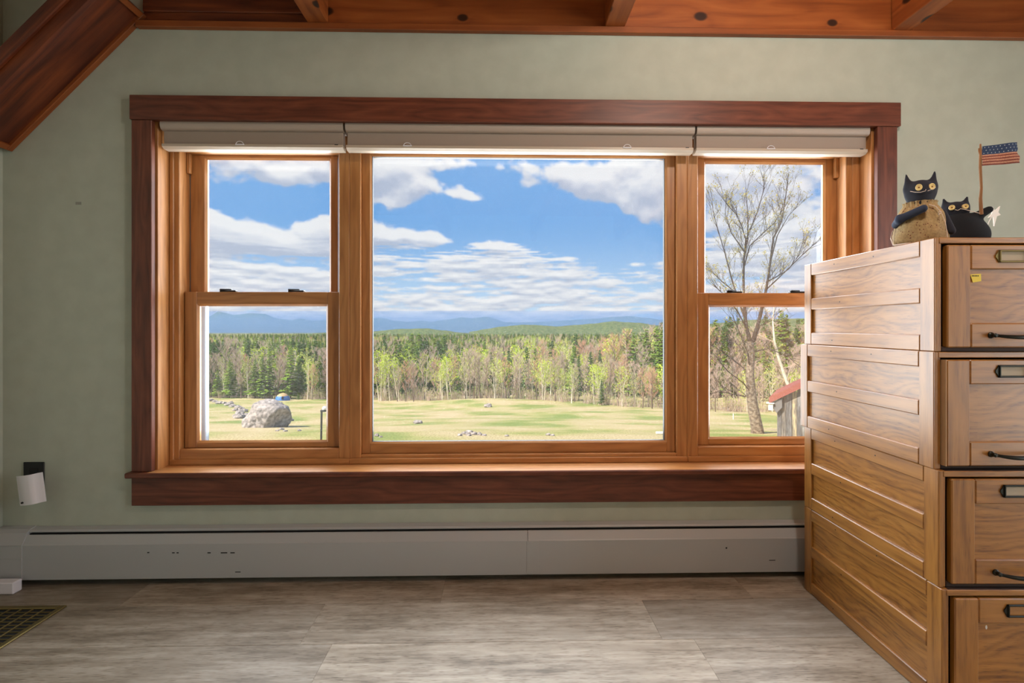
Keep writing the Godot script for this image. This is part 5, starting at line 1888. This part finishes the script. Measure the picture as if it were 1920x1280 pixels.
func build_meadow_things() -> void:
	# the great boulder: a rounded dome with an undercut, shaded end
	var at := ground_hit(504, 800)
	var u := (EYE - at).dot(-fwd) / FOCAL
	var o := base("boulder", at, "great rounded grey boulder on the meadow outside the left window", "boulder")
	o.rotation.y = -turn
	var n := noise(61, 1.0, 4)
	var s := Shape.new()
	var big := 84.0 * u
	nets(s, func(q: Vector3) -> float:
		var p := q / big
		var d := blob(p, Vector3(-0.05, 0.22, 0), Vector3(0.44, 0.40, 0.38))
		d = smin(d, blob(p, Vector3(0.2, 0.2, 0.02), Vector3(0.30, 0.32, 0.32)), 0.12)
		d = smin(d, blob(p, Vector3(-0.22, 0.06, 0.14), Vector3(0.26, 0.22, 0.26)), 0.1)
		d = maxf(d, (p - Vector3(0.33, 0.28, 0.1)).dot(Vector3(0.78, -0.42, 0.46).normalized()))
		d = maxf(d, (p - Vector3(0.0, 0.585, 0.0)).dot(Vector3(-0.12, 1.0, 0.15).normalized()))
		d = maxf(d, (p - Vector3(-0.40, 0.35, 0.0)).dot(Vector3(-0.85, 0.5, 0.2).normalized()))
		return (d + 0.05 * n.get_noise_3dv(p * 3.0) + 0.02 * n.get_noise_3dv(p * 9.0)) * big, Vector3(-0.62, -0.2, -0.55) * big, Vector3(0.66, 0.72, 0.55) * big, big * 0.035)
	part("rock", s, M.fieldstone, o)
	var protos := []
	for k in 4:
		protos.append(stone_mesh(70 + k, [0.7, 0.55, 0.8, 0.5][k]))
	var r := RandomNumberGenerator.new()
	r.seed = 5
	var rock := func(px: float, py: float, wide: float, label: String, group: String) -> void:
		var p := ground_hit(px, py)
		var m := (EYE - p).dot(-fwd) / FOCAL
		var q := base("field_stone", p, label, "stone", group)
		q.rotation.y = r.randf() * TAU
		q.scale = Vector3.ONE * wide * m
		part_mesh("rock", protos[r.randi_range(0, 3)], M.fieldstone, q, Vector3(0, 0.14, 0))
	for q in [[394, 752, 12], [403, 754, 10], [411, 757, 13], [420, 757, 10], [427, 760, 12], [436, 763, 13], [433, 757, 9], [446, 766, 13], [453, 768, 11], [441, 770, 10], [459, 772, 12], [450, 776, 16], [447, 784, 20], [462, 781, 12]]:
		rock.call(q[0], q[1], q[2], "pale stone of the tumbled fieldstone row beside the great boulder", "stones of the fieldstone row")
	for q in [[545, 789, 10], [528, 806, 9], [535, 809, 8], [520, 808, 7], [561, 808, 7]]:
		rock.call(q[0], q[1], q[2], "small pale stone at the foot of the great boulder", "small stones below the boulder")
	rock.call(783, 794, 17, "lone grey stone lying in the open grass", "")
	rock.call(915, 763, 14, "flat dark stone on top of the grassy rise", "")
	for q in [[862, 817, 9], [871, 814, 11], [880, 812, 14], [889, 815, 12], [899, 816, 10], [908, 817, 9], [878, 817, 10]]:
		rock.call(q[0], q[1], q[2], "rubble stone of the small heap in the near grass", "stones of the rubble heap")
	for q in [[706, 818, 9], [714, 820, 7], [1028, 816, 10], [1036, 817, 8], [950, 818, 8]]:
		rock.call(q[0], q[1], q[2], "small stone half hidden in the near grass", "stones in the near grass")
	# stone slab
	var slab_at := ground_hit(1238, 814)
	var su := (EYE - slab_at).dot(-fwd) / FOCAL
	var bench := base("stone_slab", slab_at, "short white stone slab lying on the meadow by the picture window's edge", "slab")
	bench.rotation.y = -turn
	board("slab", Vector3(0, 3.0 * su, 0), Vector3(15, 3.5, 8) * su, 0, M.white_chip, bench, 0.01)
	for e in [-5.0, 5.0]:
		board("foot", Vector3(e * su, 0.4 * su, 0), Vector3(2, 2.4, 6) * su, 0, M.fieldstone, bench, 0.005)
	# little dome tent before the woods
	var ta := on_ground(530, 78.0)
	var tu := (EYE - ta).dot(-fwd) / FOCAL
	var t := base("dome_tent", ta, "small blue and tan dome tent standing before the woods", "tent")
	t.rotation.y = -turn
	s = Shape.new()
	var prof := PackedVector2Array()
	for k in 8:
		var a := PI / 2 * k / 7.0
		prof.append(Vector2(13.0 * tu * cos(a), 14.0 * tu * sin(a)))
	s.lathe(prof.slice(0, 4), Vector3.ZERO, 16)
	part("wall", s, M.tent_blue, t)
	s = Shape.new()
	s.lathe(prof.slice(3), Vector3.ZERO, 16)
	part("roof", s, M.tent_tan, t)
	s = Shape.new()
	s.box(Vector3(4.5 * tu, 6.0 * tu, 10.4 * tu), Vector3(3.4, 5.5, 2.4) * tu, 0.01, 0, Vector2.ONE, Vector2.ZERO, Basis(Vector3.RIGHT, -0.5) * Basis(Vector3.UP, 0.3))
	part("door", s, M.black_plastic, t)
	# garden light on a dark post
	var ga := on_ground(602, 17.5)
	var gu := 17.5 / FOCAL
	var g := base("garden_post", ga, "dark metal garden post with a pale lamp head near the boulder", "garden light")
	var high := pd(603, 772, 17.5).y - ga.y
	s = Shape.new()
	s.tube(PackedVector3Array([Vector3(0, -0.05, 0), Vector3(1.0 * gu, high, 0)]), PackedFloat32Array([0.035, 0.035]), 8)
	part("post", s, M.dark_metal, g)
	s = Shape.new()
	s.box(Vector3(4 * gu, high + 2 * gu, 0), Vector3(10, 4, 6) * gu, 0.02)
	part("head", s, M.dark_metal, g)
	s = Shape.new()
	s.lathe(PackedVector2Array([Vector2(0, 0), Vector2(4.0 * gu, 0.5 * gu), Vector2(4.6 * gu, 3.5 * gu), Vector2(2.5 * gu, 6.5 * gu), Vector2(0, 7 * gu)]), Vector3(6.5 * gu, high + 4 * gu, 0), 14)
	part("globe", s, M.white_plastic, g)
	# white marker post at the field edge, right
	var ma := ground_hit(1375, 786)
	var mu := (EYE - ma).dot(-fwd) / FOCAL
	var mp := base("marker_post", ma, "short white marker post standing in the meadow near the budding tree", "post")
	s = Shape.new()
	s.tube(PackedVector3Array([Vector3(0, -0.1, 0), Vector3(0, 11 * mu, 0)]), PackedFloat32Array([1.1 * mu, 1.0 * mu]), 8)
	part("post", s, M.white_chip, mp)


func build_barn() -> void:
	var corner := pd(1457, 748, 17.0)
	var axis := fwd.rotated(Vector3.UP, -deg_to_rad(33.0))
	var across := Vector3(-axis.z, 0, axis.x)
	if across.dot(rgt) < 0.0:
		across = -across
	var o := base("barn", Vector3(corner.x, ground_y(corner.x, corner.z) - 0.3, corner.z), "weathered grey board barn with a red roof edge beyond the cabinet", "barn")
	o.basis = Basis(across, Vector3.UP, -axis)
	var eave := corner.y - o.position.y
	var w := 4.6
	var pitch := 0.60
	var k := 0
	var x := 0.0
	while x < w - 0.05:
		var bw := rng.randf_range(0.12, 0.17)
		bw = minf(bw, w - x)
		var c := x + bw / 2
		var top := eave + pitch * (w / 2 - absf(c - w / 2))
		board("wall_board", Vector3(c, top / 2, rng.randf_range(-0.004, 0.004)), Vector3(bw - 0.008, top, 0.025), 1, M["barn_board_%d" % rng.randi_range(0, 3)], o, 0.003, Vector2(1.6, 0.5))
		x += bw
		k += 1
	slab("back_wall", Vector3(0.02, 0, -2.2), Vector3(w - 0.02, eave, -2.15), 0, M.barn_board_1, o)
	slab("side_wall", Vector3(0, 0, -2.2), Vector3(0.04, eave, -0.02), 1, M.barn_board_1, o)
	slab("side_wall", Vector3(w - 0.04, 0, -2.2), Vector3(w, eave, -0.02), 1, M.barn_board_1, o)
	for e in [0.0, 1.0]:
		var s := Shape.new()
		var a := Vector2(-0.22, eave - 0.22 * pitch)
		var b := Vector2(w / 2, eave + pitch * w / 2)
		var outline := PackedVector2Array([a, b, b + Vector2(0, 0.2), a + Vector2(0, 0.2)])
		if e > 0.5:
			for i in 4:
				outline[i].x = w - outline[i].x
		s.prism(outline, Vector3(0, 0, -2.3), Vector3.RIGHT, Vector3.UP, Vector3(0, 0, 1), 2.5)
		part("roof_slope", s, M.roof_red, o)
	var s2 := Shape.new()
	s2.prism(PackedVector2Array([Vector2(0, eave - 0.45), Vector2(0.16, eave - 0.25), Vector2(0.16, eave + 0.05), Vector2(-0.16, eave - 0.1), Vector2(-0.16, eave - 0.2)]), Vector3(0, 0, 0.02), Vector3.RIGHT, Vector3.UP, Vector3(0, 0, 1), 0.12)
	part("eave_bracket", s2, M.barn_board_1, o)
	slab("hanging_box", Vector3(-0.24, eave - 0.36, 0.06), Vector3(-0.1, eave - 0.14, 0.2), 1, M.white_chip, o, 0.004)
	slab("box_lid", Vector3(-0.3, eave - 0.14, 0.02), Vector3(-0.06, eave - 0.11, 0.24), 0, M.white_chip, o, 0.004)
	slab("door_trim", Vector3(0.88, 0.0, 0.014), Vector3(0.94, eave - 0.45, 0.05), 1, M.barn_red, o)
	slab("door_trim", Vector3(0.88, eave - 0.45, 0.014), Vector3(1.9, eave - 0.38, 0.05), 0, M.white_chip, o)
	slab("window_frame", Vector3(1.0, 0.3, 0.014), Vector3(1.8, eave - 0.5, 0.03), 1, M.white_chip, o)
	slab("window_pane", Vector3(1.06, 0.36, 0.031), Vector3(1.74, eave - 0.56, 0.034), 1, M.dark_metal, o, 0.0)


func build_maple() -> void:
	var r := RandomNumberGenerator.new()
	r.seed = 31
	var dist := 22.0
	var m := dist / FOCAL
	var foot := on_ground(1422, dist)
	var o := base("budding_maple", foot, "tall budding maple with a speckled grey trunk outside the right window", "tree")
	var wood := Shape.new()
	var twigs := Shape.new()
	var buds := Shape.new()
	buds.tinted = true
	var at := func(px: float, py: float, back := 0.0) -> Vector3:
		return pd(px, py, dist) + fwd * back - foot
	# trunk and leaders, traced from the photograph
	var trunk := PackedVector3Array([Vector3(0, -0.3, 0), at.call(1419, 800), at.call(1412, 765), at.call(1408, 735), at.call(1406, 700), at.call(1408, 665), at.call(1407, 640)])
	wood.tube(trunk, PackedFloat32Array([0.30, 0.245, 0.225, 0.20, 0.17, 0.155, 0.14]), 10)
	var leaders := [
		[[1407, 645, 0], [1401, 610, 0.1], [1397, 570, 0.1], [1398, 520, 0.2], [1399, 480, 0.2], [1404, 440, 0.1], [1402, 400, 0.0], [1400, 350, 0.1]],
		[[1408, 650, 0], [1418, 605, -0.2], [1427, 560, -0.3], [1432, 520, -0.4], [1439, 450, -0.5], [1452, 420, -0.6], [1460, 370, -0.6], [1466, 345, -0.5]],
		[[1400, 600, 0.1], [1392, 555, 0.5], [1385, 520, 0.7], [1376, 470, 0.9], [1366, 430, 1.0], [1356, 395, 1.0], [1352, 370, 1.0]],
		[[1399, 500, 0.2], [1408, 460, 0.1], [1425, 440, -0.2], [1446, 420, -0.3], [1456, 400, -0.4], [1468, 370, -0.2]],
		[[1399, 490, 0.2], [1392, 450, -0.3], [1380, 425, -0.5], [1366, 410, -0.8], [1350, 400, -1.0]],
		[[1429, 545, -0.3], [1455, 510, -0.9], [1480, 480, -1.2], [1505, 455, -1.4], [1528, 430, -1.5]],
		[[1430, 530, -0.3], [1470, 515, 0.5], [1500, 500, 0.9], [1525, 470, 1.1], [1538, 440, 1.2]],
		[[1434, 500, -0.4], [1462, 440, 0.2], [1490, 400, 0.5], [1510, 380, 0.6]],
		[[1397, 560, 0.1], [1370, 530, 0.6], [1345, 500, 0.9], [1328, 480, 1.0]],
		[[1401, 615, 0.1], [1372, 585, -0.6], [1340, 555, -1.0], [1318, 540, -1.2]],
		[[1406, 700, 0], [1380, 672, 0.5], [1352, 650, 0.8], [1325, 638, 1.0]],
		[[1408, 735, 0], [1385, 715, -0.4], [1350, 692, -0.7], [1322, 660, -0.9]],
		[[1407, 745, 0], [1388, 742, 0.5], [1360, 738, 0.8], [1325, 752, 1.0]],
		[[1410, 660, 0], [1430, 652, -0.5], [1455, 665, -0.9], [1480, 690, -1.1]],
		[[1415, 640, 0], [1438, 610, 0.6], [1470, 600, 1.0], [1502, 606, 1.3]],
		[[1406, 690, 0], [1392, 660, -0.5], [1370, 625, -0.9], [1350, 590, -1.2]],
		[[1404, 440, 0.1], [1412, 400, -0.4], [1420, 360, -0.6], [1416, 335, -0.7]],
		[[1399, 470, 0.2], [1386, 430, 0.8], [1378, 390, 1.0], [1382, 352, 1.1]],
	]
	for k in leaders.size():
		var pts := PackedVector3Array()
		var rad := PackedFloat32Array()
		var l: Array = leaders[k]
		var thick := 0.085 if k < 2 else 0.045 if k < 3 else 0.03
		for i in l.size():
			pts.append(at.call(l[i][0], l[i][1], l[i][2]))
			rad.append(lerpf(thick, 0.008, pow(float(i) / (l.size() - 1), 0.8)))
		twigs.tube(pts, rad, 6 if k < 3 else 5, false)
		for i in range(1, l.size()):
			for q in (4 if k < 3 else 5):
				var from := pts[i - 1].lerp(pts[i], r.randf())
				var dir := (pts[i] - pts[i - 1]).normalized()
				sprout(twigs, buds, r, from, (dir + Vector3(r.randfn(0, 0.55), r.randf_range(0.1, 0.7), r.randfn(0, 0.55))).normalized(), r.randf_range(0.45, 1.0), 0.0095, 0, 0.9 if l[i][1] < 600 else 0.1)
	part("trunk", wood, M.grey_bark, o)
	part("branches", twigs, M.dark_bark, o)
	part("bud_leaves", buds, M.bud_leaf, o)
	# pale lichen flecks on the trunk
	# a leaning white birch behind the barn
	var b := base("leaning_birch", on_ground(1497, 30.0), "leaning white birch trunk rising behind the barn roof", "birch tree")
	var f2 := b.position
	var w2 := Shape.new()
	var path := PackedVector3Array()
	for q in [[1497, 780], [1484, 735], [1474, 712], [1466, 690], [1459, 668], [1452, 640], [1449, 600], [1452, 570]]:
		path.append(pd(q[0], q[1], 30.0) - f2)
	w2.tube(path, PackedFloat32Array([0.12, 0.10, 0.095, 0.085, 0.075, 0.06, 0.04, 0.02]), 7)
	part("trunk", w2, M.birch_bark, b)
	var w3 := Shape.new()
	var l3 := Shape.new()
	l3.tinted = true
	for i in range(2, 8):
		for q in 5:
			sprout(w3, l3, r, path[i], Vector3(r.randfn(0, 0.8), r.randf_range(0.2, 0.9), r.randfn(0, 0.6)).normalized(), r.randf_range(0.5, 1.1), 0.018, 0, 0.6)
	part("branches", w3, M.twig_brown, b)
	part("bud_leaves", l3, M.leaf_pale, b)

func sprout(twigs: Shape, buds: Shape, r: RandomNumberGenerator, from: Vector3, dir: Vector3, l: float, rad: float, level: int, leafy: float) -> void:
	var mid := from + dir * l * 0.5 + Vector3(r.randfn(0, 0.04), 0, r.randfn(0, 0.04)) * l
	var tip := from + dir * l + Vector3(0, 0.10 * l, 0)
	twigs.tube(PackedVector3Array([from, mid, tip]), PackedFloat32Array([rad, rad * 0.75, rad * 0.5]), 3, false)
	if level < 2:
		for k in 3:
			var at := from.lerp(tip, r.randf_range(0.35, 1.0))
			sprout(twigs, buds, r, at, (dir + Vector3(r.randfn(0, 0.5), r.randf_range(0.0, 0.5), r.randfn(0, 0.5))).normalized(), l * r.randf_range(0.4, 0.62), rad * 0.55, level + 1, leafy)
	if level > 0:
		for k in 2:
			if r.randf() < leafy:
				var w := r.randf_range(0.6, 1.1)
				leaf(buds, tip + Vector3(r.randfn(0, 0.04), r.randfn(0, 0.04), r.randfn(0, 0.04)), r.randf_range(0.02, 0.04), r, Color(w, w, w * 0.8))
